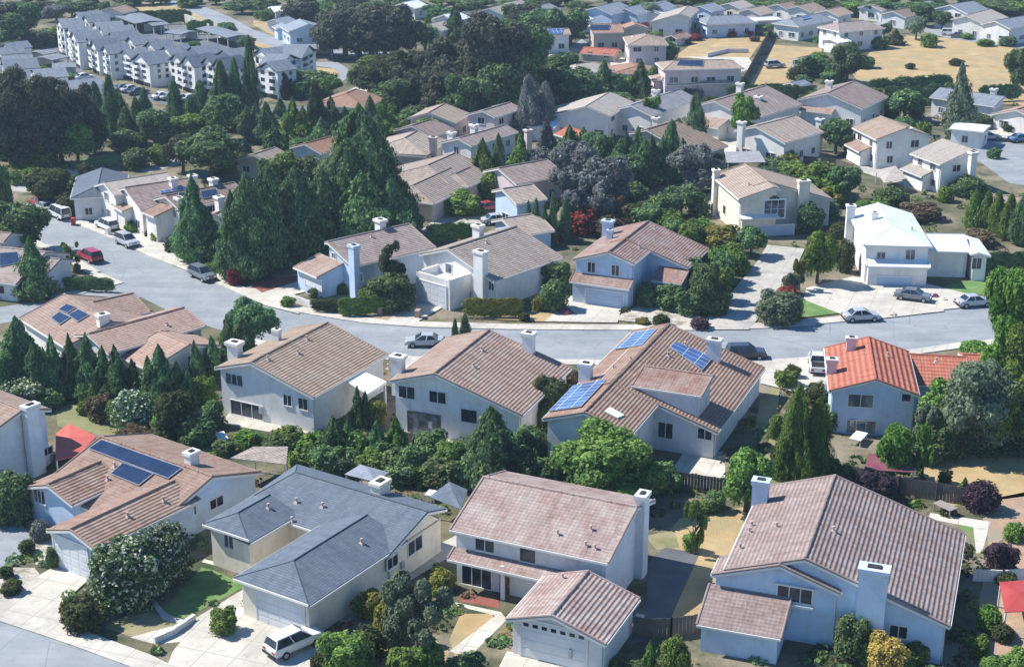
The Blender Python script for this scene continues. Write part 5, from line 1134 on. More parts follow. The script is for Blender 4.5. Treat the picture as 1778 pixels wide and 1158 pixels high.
car(1665, 66, -.3, 'car_grey', 'grey car just right of the white car on the far road', 'sedan')
car(1345, 118, .3, 'car_silver', 'pale car parked on the small far dry lot', 'suv')
for i, (u, v) in enumerate(((283, 172), (296, 173), (318, 176), (330, 176), (146, 139), (214, 158), (228, 160), (240, 164))):
    car(u, v, along((268, 165), (350, 180)) + 1.4, ('car_white', 'car_silver', 'car_grey', 'car_white', 'car_white', 'car_grey', 'car_silver', 'car_dark')[i], ('white', 'silver', 'grey', 'chalk white', 'white', 'grey', 'silver', 'dark')[i] + ' car in the condominium lot, ' + ('left of the slim cypress', 'beside the white one left of the slim cypress', 'right of the slim cypress', 'rightmost by the slim cypress', 'near the lower cluster bushes', 'under the plain end wall block, leftmost', 'under the plain end wall block, in the middle', 'under the plain end wall block, rightmost')[i], 'sedan')
# ================================================================ trees and shrubs
def leaf(m, c, n, size):
    n = n.normalized(); x = n.orthogonal().normalized(); a = random.uniform(0, 6.28); y = n.cross(x)
    x, y = x * math.cos(a) + y * math.sin(a), y * math.cos(a) - x * math.sin(a)
    s = size * random.uniform(.6, 1.35); t = s * random.uniform(.45, .8); b = n * s * random.uniform(-.25, .1)
    m.face([c - x * s + b, c - y * t, c + x * s + b, c + y * t])
def rv():
    while True:
        v = Vector((random.uniform(-1, 1), random.uniform(-1, 1), random.uniform(-1, 1)))
        if .05 < v.length < 1: return v.normalized()
def lob(m, lobes, n, size, core=.8, up=.35):
    A = [l[1][0] * l[1][1] for l in lobes]
    for k in range(n):
        c, r = random.choices(lobes, A)[0]; d = rv()
        if d.z < -.4 and random.random() < .6: d.z = -d.z
        rr = random.choice((1, 1, .92, .85)) * random.uniform(.88, 1.1)
        p = c + Vector((d.x * r[0], d.y * r[0], d.z * r[1])) * rr * (1 + .16 * noise.noise(d * 2.2 + c * 9))
        if p.z < .01 or noise.noise(p * 7.5) < -.30: continue
        inside = False
        for c2, r2 in lobes:
            if c2 is c: continue
            q2 = p - c2
            if (q2.x ** 2 + q2.y ** 2) / r2[0] ** 2 + q2.z ** 2 / r2[1] ** 2 < .62: inside = True; break
        if inside: continue
        leaf(m, p, d + rv() * .75 + Vector((0, 0, up)), size)
    for c, r in lobes:
        G = []
        for i in range(6):
            th = math.pi * (i + .15) / 5.3; G.append([c + Vector((math.cos(f) * math.sin(th) * r[0], math.sin(f) * math.sin(th) * r[0], math.cos(th) * r[1])) * core * random.uniform(.85, 1.08) for f in [2 * math.pi * k / 8 for k in range(8)]])
        for i in range(5):
            for k in range(8): m.face([G[i][k], G[i + 1][k], G[i + 1][(k + 1) % 8], G[i][(k + 1) % 8]])
def cone(m, prof, n, size, layers=9, rag=.22, irr=.75):
    lx, ly = random.uniform(-.06, .06), random.uniform(-.06, .06)
    ph = random.uniform(0, 6); tw = [random.uniform(.8, 1.2) for _ in range(16)]
    hs = [(i + .5) / 60 for i in range(60)]; ws = [prof(x) + .02 for x in hs]
    def rad(hh, a):
        hh = min(max(hh, 0), .999)
        lay = (hh * layers + .5 * math.sin(a * 2 + ph) + .35 * math.sin(a * 5 + 2 * ph)) % 1.0
        nz = noise.noise(Vector((math.cos(a) * 1.5 + ph, math.sin(a) * 1.5, hh * 4.5))) * irr
        return prof(hh) * (1 - rag * lay) * tw[int(a / 6.2832 * 16) % 16] * (1 + nz + .13 * math.sin(3 * a + ph + hh * 9) + .08 * math.sin(7 * a + hh * 23))
    for k in range(n):
        hh = random.choices(hs, ws)[0] + random.uniform(-.009, .009); a = random.uniform(0, 6.2832)
        r = rad(hh, a) * random.choice((1, 1, .9, .8)) * random.uniform(.9, 1.07)
        o = Vector((math.cos(a), math.sin(a), 0))
        leaf(m, o * r + Vector((lx * hh, ly * hh, hh)), o + Vector((0, 0, random.uniform(.0, .9))) + rv() * .6, size)
    G = []
    for i in range(13):
        hh = .03 + .95 * i / 12; G.append([Vector((math.cos(a) * rad(hh, a) * .74 + lx * hh, math.sin(a) * rad(hh, a) * .74 + ly * hh, hh)) for a in [6.283 * k / 10 for k in range(10)]])
    for i in range(12):
        for k in range(10): m.face([G[i][k], G[i][(k + 1) % 10], G[i + 1][(k + 1) % 10], G[i + 1][k]])
V = Vector
def mk(kind, n, size, seed):
    random.seed(seed); m = MB()
    if kind == 'round':
        L = [(V((0, 0, .58)), (.34, .34))]
        for i in range(11):
            a = i * 2.4 + random.random(); z = random.uniform(.36, .82); rr = random.uniform(.2, .33) * (1.15 - abs(z - .55)); s = random.uniform(.13, .22)
            L.append((V((math.cos(a) * rr, math.sin(a) * rr, z)), (s, s * .85)))
        lob(m, L, n, size)
    elif kind == 'euc':
        L = [(V((0, 0, .56)), (.32, .36))]
        for i in range(17):
            a = i * 2.4 + random.random(); z = random.uniform(.25, .9); rr = random.uniform(.12, .34) * (1.25 - abs(z - .55) * 1.1); s = random.uniform(.14, .22)
            L.append((V((math.cos(a) * rr, math.sin(a) * rr, z)), (s, s * .8)))
        lob(m, L, n, size, .78)
    elif kind == 'shrub':
        L = [(V((0, 0, .3)), (.40, .55))]
        for i in range(10):
            a = i * 2.4 + random.random(); z = random.uniform(.25, .72); rr = random.uniform(.12, .34); s = random.uniform(.12, .2)
            L.append((V((math.cos(a) * rr, math.sin(a) * rr, z)), (s, s * 1.1)))
        lob(m, L, n, size)
    elif kind == 'hedge':
        L = []
        for i in range(9):
            x = -.42 + .84 * i / 8
            for z in (.35, .66): L.append((V((x, random.uniform(-.04, .04), z + random.uniform(-.05, .05))), (random.uniform(.14, .19), random.uniform(.26, .33))))
        lob(m, L, n, size, .85)
    elif kind == 'wispy':
        L = []
        for i in range(13):
            a = i * 2.4 + random.random(); z = random.uniform(.3, .92); rr = random.uniform(.05, .38); s = random.uniform(.07, .14)
            L.append((V((math.cos(a) * rr, math.sin(a) * rr, z)), (s, s * 1.1)))
        lob(m, L, n, size, .55)
    elif kind == 'conifer':
        cone(m, lambda x: .54 * (1 - x ** 1.25) ** .85 * min(1, (x + .02) / .08), n, size, 9, .25)
    elif kind == 'pine':
        cone(m, lambda x: .56 * (1 - x ** 2.1) ** .9 * min(1, (x + .05) / .14), n, size, 7, .32)
    elif kind == 'cypress':
        cone(m, lambda x: .5 * min(1, (x + .04) / .16) * (1 - max(0, x - .3) / .7) ** .55, n, size, 5, .12, .4)
    elif kind == 'spire':
        cone(m, lambda x: .5 * min(1, (x + .05) / .2) * ((1 - x) ** 1.15 * .9 + .13 * (1 - x ** 6)), n, size, 8, .25)
    return m
random.seed(5)
SIZES = {'S': (1300, .07), 'M': (3800, .043), 'L': (8500, .030), 'X': (17000, .0215)}
CACHE = {}; GEO = {}; TR = {}
def crown_mesh(kind, cls, col, var):
    key = (kind, cls, col, var)
    if key not in CACHE:
        g = (kind, cls, var)
        if g not in GEO:
            n, s = SIZES[cls]
            if kind in ('cypress', 'spire'): s *= .8
            st = random.getstate(); GEO[g] = mk(kind, n, s, sum(map(ord, kind + cls)) + var * 17); random.setstate(st)
        CACHE[key] = GEO[g].mesh('crown', FOL[col])
    return CACHE[key]
def trunk_mesh(kind, var):
    if (kind, var) not in TR:
        st = random.getstate(); random.seed(var + 40); m = MB()
        tall = kind in ('conifer', 'pine', 'cypress', 'spire'); top = .85 if tall else .55
        pts = [V((0, 0, -.02))] + [V((random.uniform(-.02, .02), random.uniform(-.02, .02), top * i / 3)) for i in (1, 2, 3)]
        rad = [.05, .038, .028, .012]
        for i in range(3): m.tube(pts[i], pts[i + 1], rad[i], rad[i + 1], 7)
        if not tall:
            for i in range(5):
                a = i * 1.26 + random.random(); b = pts[1] + V((0, 0, .12 + .05 * i)); e = V((math.cos(a) * .26, math.sin(a) * .26, .45 + random.random() * .3)); mid = (b + e) / 2 + V((0, 0, -.03))
                m.tube(b, mid, .022, .016, 5); m.tube(mid, e, .016, .006, 5)
        TR[(kind, var)] = m.mesh('trunk', 'bark'); random.setstate(st)
    return TR[(kind, var)]
COLW = {'dark': 'dark green', 'pine': 'deep green', 'green': 'mid green', 'bright': 'bright green', 'yellow': 'yellow green', 'olive': 'olive', 'euc': 'blackish green', 'grey': 'silver grey', 'sage': 'pale sage', 'brown': 'brownish', 'flower': 'white flowering', 'purple': 'dark purple', 'autumn': 'golden', 'redleaf': 'red leaved'}
KW = {'round': 'broad tree', 'euc': 'ragged tree', 'shrub': 'shrub', 'hedge': 'hedge', 'wispy': 'loose tree', 'conifer': 'conifer', 'pine': 'shaggy conifer', 'cypress': 'slim cypress', 'spire': 'spired conifer'}
NM = {'round': 'broadleaf_tree', 'euc': 'eucalyptus_tree', 'shrub': 'shrub', 'hedge': 'hedge', 'wispy': 'open_tree', 'conifer': 'conifer', 'pine': 'pine_tree', 'cypress': 'cypress', 'spire': 'spruce_tree'}
PLANTS = []; nt_ = [0]
def tree(kind, u, vt, vb, wpx, col, yaw=None, depth=None):
    P = at(u, vb, 0); s = pxm(P); w = wpx / s; a = (579 - vt) / F
    hh = P.y * (a * CP - SP) / (CP + a * SP) + H
    hh = max(hh, .4)
    i = nt_[0]; nt_[0] += 1; var = i % 5
    w *= 1.18 if kind in ('shrub', 'euc') else 1.12 if kind in ('round', 'pine', 'conifer') else 1.0
    big = max(wpx, (vb - vt)); cls = 'X' if big > 150 else 'L' if big > 72 else 'M' if big > 34 else 'S'
    me = crown_mesh(kind, cls, col, var)
    rz = (i * 2.39) % 6.28 if yaw is None else yaw
    d = depth or w
    if kind in ('shrub', 'hedge'):
        o = bpy.data.objects.new(NM[kind], me); COL.objects.link(o); root = o
    else:
        root = bpy.data.objects.new(NM[kind], None); COL.objects.link(root)
        o = bpy.data.objects.new('crown', me); COL.objects.link(o); o.parent = root
        t = bpy.data.objects.new('trunk', trunk_mesh(kind, var)); COL.objects.link(t); t.parent = root
    root.location = (P.x, P.y, 0); root.rotation_euler = (0, 0, rz); root.scale = (w, d, hh)
    if kind in ('round', 'euc', 'wispy'): root.scale.x = w * 1.02
    root['category'] = 'hedge' if kind == 'hedge' else 'shrub' if kind == 'shrub' else 'tree'
    PLANTS.append((root, kind, col, u, (vt + vb) / 2, hh)); return root
T = '''
euc 20 122 283 75 euc
euc 62 128 290 80 euc
euc 108 138 280 80 euc
euc 150 150 268 62 euc
euc -5 160 300 60 euc
euc 165 172 270 45 euc
round 136 205 284 62 green
shrub 75 230 288 62 green
shrub 40 262 292 40 green
cypress 172 142 232 36 pine
cypress 196 130 245 34 pine
cypress 212 160 225 32 dark
cypress 238 168 232 26 dark
cypress 253 152 225 28 pine
cypress 306 138 212 32 dark
cypress 352 140 208 36 dark
cypress 388 104 200 38 dark
cypress 411 100 200 26 dark
cypress 437 62 200 28 dark
conifer 405 165 225 55 pine
cypress 432 185 235 40 pine
round 272 185 258 62 dark
shrub 222 222 262 66 dark
conifer 286 198 252 34 pine
shrub 333 194 245 78 green
round 385 160 245 66 dark
conifer 447 180 242 42 sage
round 368 222 312 105 dark
round 318 230 300 60 euc
shrub 236 254 292 52 dark
shrub 280 250 285 42 green
euc 8 5 75 60 euc
euc 45 5 60 55 dark
shrub 30 58 80 70 dark
shrub 62 50 80 70 euc
shrub 95 45 70 40 green
shrub 72 14 28 22 olive
round 98 6 38 42 grey
round 125 2 30 40 dark
round 182 2 26 24 dark
euc 215 5 36 40 dark
hedge 265 18 34 80 dark
hedge 305 16 42 50 green
hedge 348 34 60 40 green
round 396 38 64 38 dark
shrub 428 60 84 32 dark
shrub 230 42 56 22 yellow
shrub 204 34 46 24 bright
shrub 252 76 92 26 green
shrub 314 76 100 34 green
shrub 338 70 82 22 bright
shrub 176 66 72 14 bright
shrub 44 94 106 34 green
shrub 76 114 126 22 green
shrub 46 112 122 24 bright
shrub 118 126 140 34 green
shrub 425 100 116 34 bright
cypress 495 128 172 24 olive
shrub 540 118 166 70 dark
round 568 130 170 48 bright
shrub 516 140 168 50 dark
conifer 487 172 205 24 pine
conifer 466 176 250 46 pine
conifer 512 170 260 48 green
cypress 552 140 255 42 olive
conifer 530 185 262 50 green
conifer 578 168 250 48 dark
conifer 600 185 248 46 pine
conifer 645 166 250 44 pine
conifer 662 178 240 50 green
conifer 682 168 205 24 green
shrub 720 178 225 60 dark
conifer 625 178 240 38 pine
conifer 570 172 195 22 green
euc 600 3 98 95 euc
euc 645 2 100 95 euc
euc 690 8 96 80 euc
euc 575 20 100 60 euc
round 738 40 90 52 dark
euc 520 0 40 60 euc
conifer 548 0 40 30 dark
conifer 790 10 72 42 dark
conifer 772 22 52 26 green
conifer 742 24 48 14 green
round 830 18 42 52 grey
shrub 465 12 36 30 dark
shrub 520 50 68 26 dark
shrub 450 16 32 20 green
euc 800 62 195 95 euc
euc 850 26 205 120 euc
euc 900 48 200 95 dark
euc 762 80 195 80 euc
euc 705 88 178 75 olive
euc 668 92 160 60 olive
euc 735 130 192 80 euc
euc 690 138 200 66 dark
euc 645 112 170 60 olive
euc 870 110 215 80 dark
euc 830 130 210 70 euc
round 806 124 215 60 dark
shrub 640 94 120 40 bright
shrub 614 118 145 22 dark
shrub 655 112 140 30 olive
shrub 682 205 242 42 bright
shrub 748 200 250 62 green
shrub 700 205 240 20 green
shrub 850 172 190 40 green
pine 634 182 410 140 pine
pine 610 240 420 90 pine
pine 668 250 415 70 dark
pine 430 300 484 76 pine
pine 410 330 484 46 pine
pine 476 284 462 84 pine
pine 522 288 452 86 pine
pine 566 292 440 72 dark
pine 600 310 436 84 dark
round 700 330 418 66 dark
pine 545 320 445 80 dark
pine 640 340 425 70 dark
shrub 500 258 310 50 green
shrub 470 270 320 40 green
shrub 540 262 310 40 dark
conifer 395 250 300 40 dark
spire 341 300 455 88 pine
pine 360 360 456 60 dark
euc 915 10 66 60 euc
euc 950 14 80 76 dark
euc 990 18 78 60 dark
euc 890 5 50 40 dark
conifer 975 18 62 16 olive
conifer 885 30 60 26 green
shrub 1030 24 46 32 green
round 1120 2 44 46 sage
conifer 1108 38 52 12 pine
shrub 1118 36 62 18 redleaf
shrub 1160 66 105 34 dark
euc 905 78 175 70 dark
euc 962 95 185 82 dark
euc 1000 118 190 90 dark
euc 940 130 200 60 euc
conifer 1046 104 168 38 dark
conifer 1111 104 168 36 dark
shrub 1070 122 168 40 pine
shrub 1090 128 168 30 green
shrub 1135 108 160 36 dark
cypress 920 130 240 52 grey
cypress 945 142 238 46 grey
conifer 985 138 185 56 green
shrub 1078 160 178 42 dark
euc 1128 164 234 34 bright
cypress 1207 163 268 44 pine
cypress 1176 205 268 28 pine
cypress 1201 200 270 22 grey
euc 1290 165 244 44 bright
shrub 1235 165 190 40 olive
shrub 1208 150 172 30 grey
conifer 950 204 292 36 grey
cypress 966 188 225 16 bright
conifer 988 218 295 58 dark
conifer 1012 222 292 46 dark
round 1040 226 300 54 pine
conifer 1064 232 300 40 pine
conifer 1086 228 310 46 dark
conifer 1106 220 310 44 pine
conifer 1128 234 318 44 dark
conifer 1150 236 316 44 pine
cypress 1164 208 300 36 pine
conifer 1182 240 310 36 dark
conifer 1052 208 232 30 yellow
shrub 1025 210 232 30 dark
conifer 905 232 300 34 green
shrub 935 250 300 50 grey
euc 1000 250 360 84 grey
euc 1048 270 372 82 grey
wispy 985 300 395 86 grey
wispy 1040 320 398 80 grey
euc 1205 250 335 76 grey
wispy 1066 340 398 56 brown
shrub 1010 360 405 60 redleaf
shrub 975 380 415 40 brown
cypress 918 348 416 17 pine
cypress 931 344 418 18 pine
cypress 945 352 420 18 dark
cypress 959 334 420 18 pine
cypress 980 344 418 24 pine
conifer 838 240 330 46 green
cypress 866 232 328 26 dark
shrub 884 275 325 44 green
shrub 912 285 320 34 bright
shrub 852 290 345 50 green
shrub 800 330 372 66 green
shrub 820 345 372 36 dark
hedge 790 386 420 88 green
shrub 830 358 372 30 bright
shrub 1146 330 388 64 dark
shrub 1105 350 388 46 olive
round 1182 322 375 62 pine
shrub 1212 330 374 42 dark
shrub 1170 378 425 48 dark
shrub 1218 372 425 46 green
shrub 1245 388 440 70 yellow
shrub 1205 396 428 44 bright
shrub 1270 415 465 46 green
round 1304 390 446 52 dark
shrub 1222 450 542 58 dark
shrub 1246 458 525 44 green
shrub 1278 428 474 46 green
shrub 1248 500 545 34 dark
shrub 1160 490 535 50 dark
shrub 1125 486 530 44 dark
shrub 1180 458 470 26 yellow
hedge 1312 146 178 90 dark
hedge 1370 148 182 80 dark
shrub 1400 150 180 40 green
shrub 1500 148 180 30 green
hedge 1540 136 180 60 dark
hedge 1600 130 176 90 dark
shrub 1560 134 178 40 dark
round 1650 142 185 44 dark
round 1470 72 145 58 dark
shrub 1408 92 132 50 dark
shrub 1420 88 108 36 green
shrub 1385 112 138 40 olive
spire 1662 106 238 74 sage
round 1590 26 70 34 sage
shrub 1612 54 82 30 green
conifer 1553 52 78 28 olive
round 1450 203 268 60 pine
round 1570 152 210 64 dark
shrub 1545 168 205 36 olive
shrub 1603 208 236 28 bright
euc 1762 84 158 38 dark
hedge 1735 146 176 70 dark
shrub 1500 188 212 50 olive
shrub 1755 210 228 30 olive
shrub 1708 196 222 40 dark
round 1345 4 22 44 dark
euc 1395 2 30 62 dark
euc 1440 2 26 50 olive
round 1490 2 30 48 green
euc 1520 2 34 54 dark
euc 1575 2 34 62 dark
euc 1730 2 24 90 dark
euc 1770 2 28 40 green
euc 1250 2 18 40 dark
shrub 1215 4 24 26 green
euc 1310 2 20 50 dark
euc 1600 6 46 44 dark
shrub 1380 276 318 60 green
shrub 1420 272 335 70 green
round 1462 284 350 62 dark
shrub 1345 268 302 52 dark
shrub 1400 300 352 62 green
shrub 1435 320 356 50 yellow
shrub 1545 320 362 62 dark
shrub 1530 340 366 40 green
shrub 1682 300 340 64 dark
shrub 1640 320 350 30 bright
cypress 1688 330 398 32 green
cypress 1708 332 402 34 green
cypress 1728 332 408 34 green
cypress 1748 336 415 34 green
cypress 1768 342 425 34 dark
shrub 1595 350 380 70 brown
shrub 1700 395 425 60 brown
hedge 1745 436 470 110 dark
round 1418 394 492 60 bright
wispy 1388 448 505 34 yellow
shrub 1350 500 560 72 sage
shrub 1372 505 556 44 green
shrub 1372 468 510 30 sage
shrub 1366 494 520 40 redleaf
shrub 1455 415 450 40 yellow
shrub 1466 410 472 32 olive
shrub 1405 346 400 44 dark
euc 1752 468 705 100 bright
euc 1775 560 720 90 green
euc 1695 615 790 125 sage
euc 1636 655 780 80 green
euc 1740 640 790 90 green
euc 1548 728 838 62 bright
wispy 1600 722 845 50 bright
shrub 1720 742 782 80 dark
shrub 1610 760 800 60 dark
shrub 1690 590 618 50 green
cypress 1378 668 842 66 green
cypress 1410 690 842 60 bright
shrub 1420 660 700 50 olive
shrub 1365 640 670 40 green
shrub 1345 715 760 26 green
shrub 1375 630 655 28 olive
shrub 546 742 805 68 bright
shrub 502 736 778 60 green
shrub 432 744 778 46 bright
conifer 582 722 805 54 dark
shrub 560 765 815 70 dark
shrub 620 742 805 50 green
conifer 655 730 805 46 pine
conifer 688 722 805 44 green
shrub 715 765 830 56 dark
shrub 745 745 810 66 dark
shrub 785 755 830 60 green
pine 858 704 838 98 pine
shrub 915 730 805 56 dark
shrub 838 775 848 66 pine
shrub 700 790 835 70 dark
conifer 622 670 742 26 dark
conifer 635 678 742 22 dark
shrub 655 692 740 32 yellow
round 962 650 742 64 olive
shrub 986 638 692 46 brown
shrub 955 690 750 46 green
round 1062 742 872 172 green
shrub 950 788 848 46 dark
shrub 915 785 850 50 dark
shrub 980 800 840 40 green
round 1294 772 888 84 green
conifer 42 548 672 88 pine
conifer 98 580 688 44 pine
conifer 128 578 688 38 pine
conifer 160 578 694 50 pine
conifer 208 600 702 48 pine
conifer 236 622 700 36 dark
conifer 284 598 706 62 pine
conifer 342 590 668 30 pine
conifer 372 584 655 36 pine
conifer 398 548 632 38 dark
round 440 518 612 76 pine
conifer 425 550 625 40 dark
shrub 10 600 690 50 dark
shrub 42 652 702 86 flower
shrub 80 672 706 60 dark
shrub 236 676 744 88 flower
shrub 176 680 728 46 brown
shrub 148 694 718 28 green
round 302 676 762 66 olive
shrub 332 708 766 54 dark
shrub 282 712 758 40 green
shrub 356 648 702 42 bright
shrub 370 690 740 40 dark
shrub 235 738 768 56 brown
shrub 280 735 770 50 olive
shrub 325 752 780 30 dark
shrub 390 762 788 40 dark
shrub 208 944 1052 104 flower
shrub 250 912 1030 100 flower
shrub 290 896 1005 88 flower
shrub 25 812 902 74 dark
shrub 145 1032 1090 72 olive
shrub 122 1034 1080 30 yellow
shrub 388 1054 1098 48 green
shrub 72 898 936 34 grey
shrub 70 900 920 20 dark
shrub 92 945 985 24 dark
shrub 47 934 958 30 olive
shrub 20 1006 1030 38 olive
shrub 12 980 1002 26 olive
shrub 105 862 900 34 sage
wispy 728 986 1150 140 sage
shrub 690 1040 1120 60 sage
shrub 638 1022 1068 52 yellow
shrub 768 984 1022 46 yellow
shrub 672 1030 1112 50 yellow
shrub 608 1092 1172 92 green
shrub 700 1120 1172 60 green
shrub 810 1132 1172 60 dark
shrub 1172 1098 1175 56 green
conifer 1126 1112 1170 26 green
shrub 1105 1145 1175 40 dark
wispy 1205 866 962 46 green
shrub 1200 920 955 30 green
shrub 1222 870 890 24 bright
shrub 1482 1058 1140 72 dark
shrub 1542 1104 1172 74 autumn
shrub 1592 1110 1150 40 green
shrub 1736 934 994 56 purple
shrub 1760 904 936 40 green
shrub 1716 1046 1094 46 bright
shrub 1768 1128 1172 60 green
shrub 1720 1140 1172 40 green
shrub 1525 814 868 62 purple
shrub 1702 828 884 62 purple
conifer 1672 828 870 26 green
shrub 1640 812 838 24 olive
shrub 680 470 535 86 dark
wispy 682 422 520 66 olive
shrub 640 490 525 36 green
hedge 640 514 548 90 green
hedge 590 520 545 90 olive
hedge 858 516 552 90 yellow
shrub 500 512 532 26 green
shrub 550 495 515 30 olive
shrub 600 485 508 40 dark
shrub 965 448 505 52 dark
shrub 960 480 538 50 dark
shrub 935 510 540 24 yellow
cypress 790 552 592 13 dark
cypress 809 544 590 20 dark
shrub 775 588 606 30 olive
shrub 910 540 556 22 olive
shrub 1115 550 562 26 yellow
shrub 1148 542 566 30 olive
shrub 1215 548 570 34 purple
round 88 290 358 74 olive
round 66 288 348 50 green
shrub 118 302 345 40 dark
shrub 125 330 374 52 olive
shrub 183 338 368 32 dark
shrub 150 280 310 30 olive
round 42 346 440 94 dark
spire 66 408 518 88 pine
wispy 122 420 472 40 green
shrub 134 454 474 14 dark
hedge 155 480 506 80 dark
hedge 165 484 502 40 yellow
shrub 150 478 492 24 brown
euc 6 280 375 34 dark
shrub 30 290 320 30 green
shrub 232 380 402 30 green
shrub 274 402 418 24 green
shrub 258 396 410 20 olive
shrub 300 408 436 30 olive
shrub 370 452 472 30 bright
hedge 190 358 374 50 dark
shrub 408 458 495 26 redleaf
shrub 385 400 450 40 dark
shrub 735 300 330 30 dark
conifer 425 240 275 30 dark
round 585 265 330 70 dark
shrub 735 262 290 40 dark
shrub 1090 395 420 50 dark
shrub 1500 410 440 40 dark
conifer 480 215 285 50 dark
conifer 560 205 270 50 pine
conifer 612 205 275 50 dark
conifer 655 200 262 50 dark
shrub 520 235 275 50 dark
cypress 222 185 250 34 pine
euc 40 190 290 80 euc
euc 90 185 285 80 euc
cypress 335 165 215 30 pine
cypress 370 170 215 36 pine
conifer 360 195 240 46 dark
pine 456 305 468 76 pine
pine 500 315 456 80 dark
pine 585 315 438 80 pine
pine 625 300 445 90 dark
pine 680 300 425 70 pine
pine 655 215 415 80 pine
shrub 380 420 460 50 dark
euc 780 100 205 90 euc
euc 830 90 205 90 euc
euc 885 110 205 80 euc
euc 720 115 195 70 euc
euc 860 60 190 90 euc
shrub 780 160 215 60 dark
shrub 660 150 195 60 dark
shrub 610 185 225 50 dark
euc 625 30 100 80 euc
euc 668 35 100 80 euc
euc 580 5 60 50 dark
euc 925 50 110 70 dark
euc 960 120 190 70 euc
euc 1010 140 195 60 dark
conifer 1075 240 315 46 dark
conifer 1118 240 322 46 dark
conifer 1040 240 310 46 dark
euc 1090 270 330 60 dark
shrub 1020 300 370 70 grey
shrub 1100 310 360 60 dark
shrub 1130 350 395 60 dark
shrub 1160 360 400 60 green
shrub 1060 370 410 60 brown
shrub 895 300 340 50 dark
shrub 960 290 340 50 dark
round 1200 380 440 56 green
shrub 1245 420 490 60 green
shrub 1205 440 510 60 dark
shrub 1250 440 500 46 dark
shrub 1240 480 545 50 dark
shrub 1195 500 545 50 dark
shrub 1330 285 325 60 dark
shrub 1445 300 350 60 green
shrub 1370 260 290 40 yellow
shrub 1500 345 375 40 green
shrub 1440 345 380 40 dark
shrub 1460 380 420 46 olive
hedge 1580 150 186 80 dark
hedge 1640 145 184 70 dark
shrub 1520 150 184 50 green
shrub 1450 100 140 40 dark
shrub 1660 170 200 40 dark
shrub 1570 200 225 40 dark
shrub 570 770 822 60 dark
shrub 600 775 820 60 dark
shrub 650 780 825 60 green
shrub 690 770 825 66 dark
shrub 730 790 835 60 green
shrub 770 790 845 70 dark
shrub 815 780 845 60 dark
shrub 880 780 838 70 dark
shrub 530 770 812 60 green
shrub 480 752 785 50 dark
conifer 605 728 800 44 dark
shrub 665 755 808 50 dark
shrub 890 750 815 60 pine
shrub 936 740 800 50 dark
shrub 1000 810 850 60 dark
shrub 1150 800 850 60 dark
shrub 1120 835 868 50 dark
shrub 1240 850 885 40 dark
conifer 70 590 690 50 pine
conifer 184 600 698 44 dark
conifer 262 618 704 44 dark
conifer 310 625 705 40 dark
conifer 330 640 706 36 dark
shrub 100 650 690 50 dark
shrub 270 690 740 60 dark
shrub 350 720 770 50 dark
shrub 205 690 735 40 green
euc 1765 500 690 70 bright
euc 1650 670 790 80 sage
euc 1725 650 780 90 green
shrub 1640 720 790 80 dark
shrub 1690 738 780 80 dark
shrub 1765 745 784 70 dark
wispy 1610 690 790 70 sage
shrub 1570 740 790 40 dark
shrub 1440 700 745 40 dark
shrub 1350 760 830 30 olive
shrub 1430 780 835 50 dark
shrub 1460 800 842 50 dark
shrub 640 1080 1140 60 olive
shrub 745 1110 1160 60 green
shrub 560 1130 1165 40 olive
shrub 1560 1130 1170 60 green
shrub 1510 1090 1150 50 dark
shrub 1740 1080 1110 40 olive
shrub 1700 1100 1140 36 bright
shrub 1745 990 1010 40 olive
shrub 5 850 905 60 dark
shrub 60 830 870 40 dark
round 870 30 75 44 dark
euc 760 6 40 50 dark
euc 810 2 26 40 dark
euc 880 2 24 40 dark
round 1000 4 24 40 dark
shrub 1040 10 32 30 green
euc 420 2 24 40 dark
shrub 640 2 20 30 dark
euc 1350 2 26 50 dark
euc 1470 2 24 50 dark
euc 1550 4 32 60 dark
euc 1620 4 36 50 dark
shrub 1330 40 58 26 green
shrub 1425 58 74 30 dark
shrub 1525 60 84 34 dark
shrub 1750 60 80 30 dark
shrub 1710 66 80 30 green
shrub 1225 46 60 26 dark
shrub 1300 50 62 24 redleaf
shrub 1140 40 60 26 dark
shrub 1060 88 104 24 green
shrub 990 88 108 30 dark
euc 20 20 80 60 dark
euc 150 2 24 40 dark
euc 75 2 30 40 euc
shrub 20 70 90 60 dark
shrub 100 60 78 40 dark
shrub 10 230 275 50 dark
shrub 1340 52 66 22 green
shrub 1440 46 60 20 dark
round 1535 40 66 26 dark
shrub 1500 96 118 36 dark
conifer 1425 100 128 22 dark
shrub 1445 120 146 40 dark
shrub 1395 128 150 30 dark
shrub 1270 52 64 20 redleaf
shrub 1205 58 70 30 redleaf
shrub 1190 66 76 22 brown
shrub 1310 62 72 20 brown
round 1215 34 56 24 dark
shrub 1140 52 70 24 green
shrub 1105 60 76 22 dark
euc 1085 22 46 30 dark
shrub 1005 52 66 24 green
round 1635 18 52 36 dark
shrub 1680 56 68 26 green
shrub 1745 66 80 24 dark
shrub 1665 236 250 20 olive
shrub 1590 180 205 30 dark
shrub 1480 240 268 30 olive
shrub 1560 228 250 20 bright
shrub 1725 255 275 24 dark
shrub 1610 300 325 30 green
shrub 1240 262 285 30 dark
shrub 1190 150 172 26 dark
shrub 1285 130 150 30 olive
euc 930 2 30 50 dark
euc 1150 2 18 40 dark
shrub 1660 100 114 26 olive
shrub 1580 108 120 18 olive
'''
for line in T.strip().splitlines():
    k, u, vt, vb, w, c = line.split(); u, vt, vb, w = map(float, (u, vt, vb, w))
    kw = {}
    if k == 'hedge': kw = dict(yaw=random.uniform(-.2, .2), depth=1.6)
    tree(k, u, vt, vb, w, c, **kw)
random.seed(31)
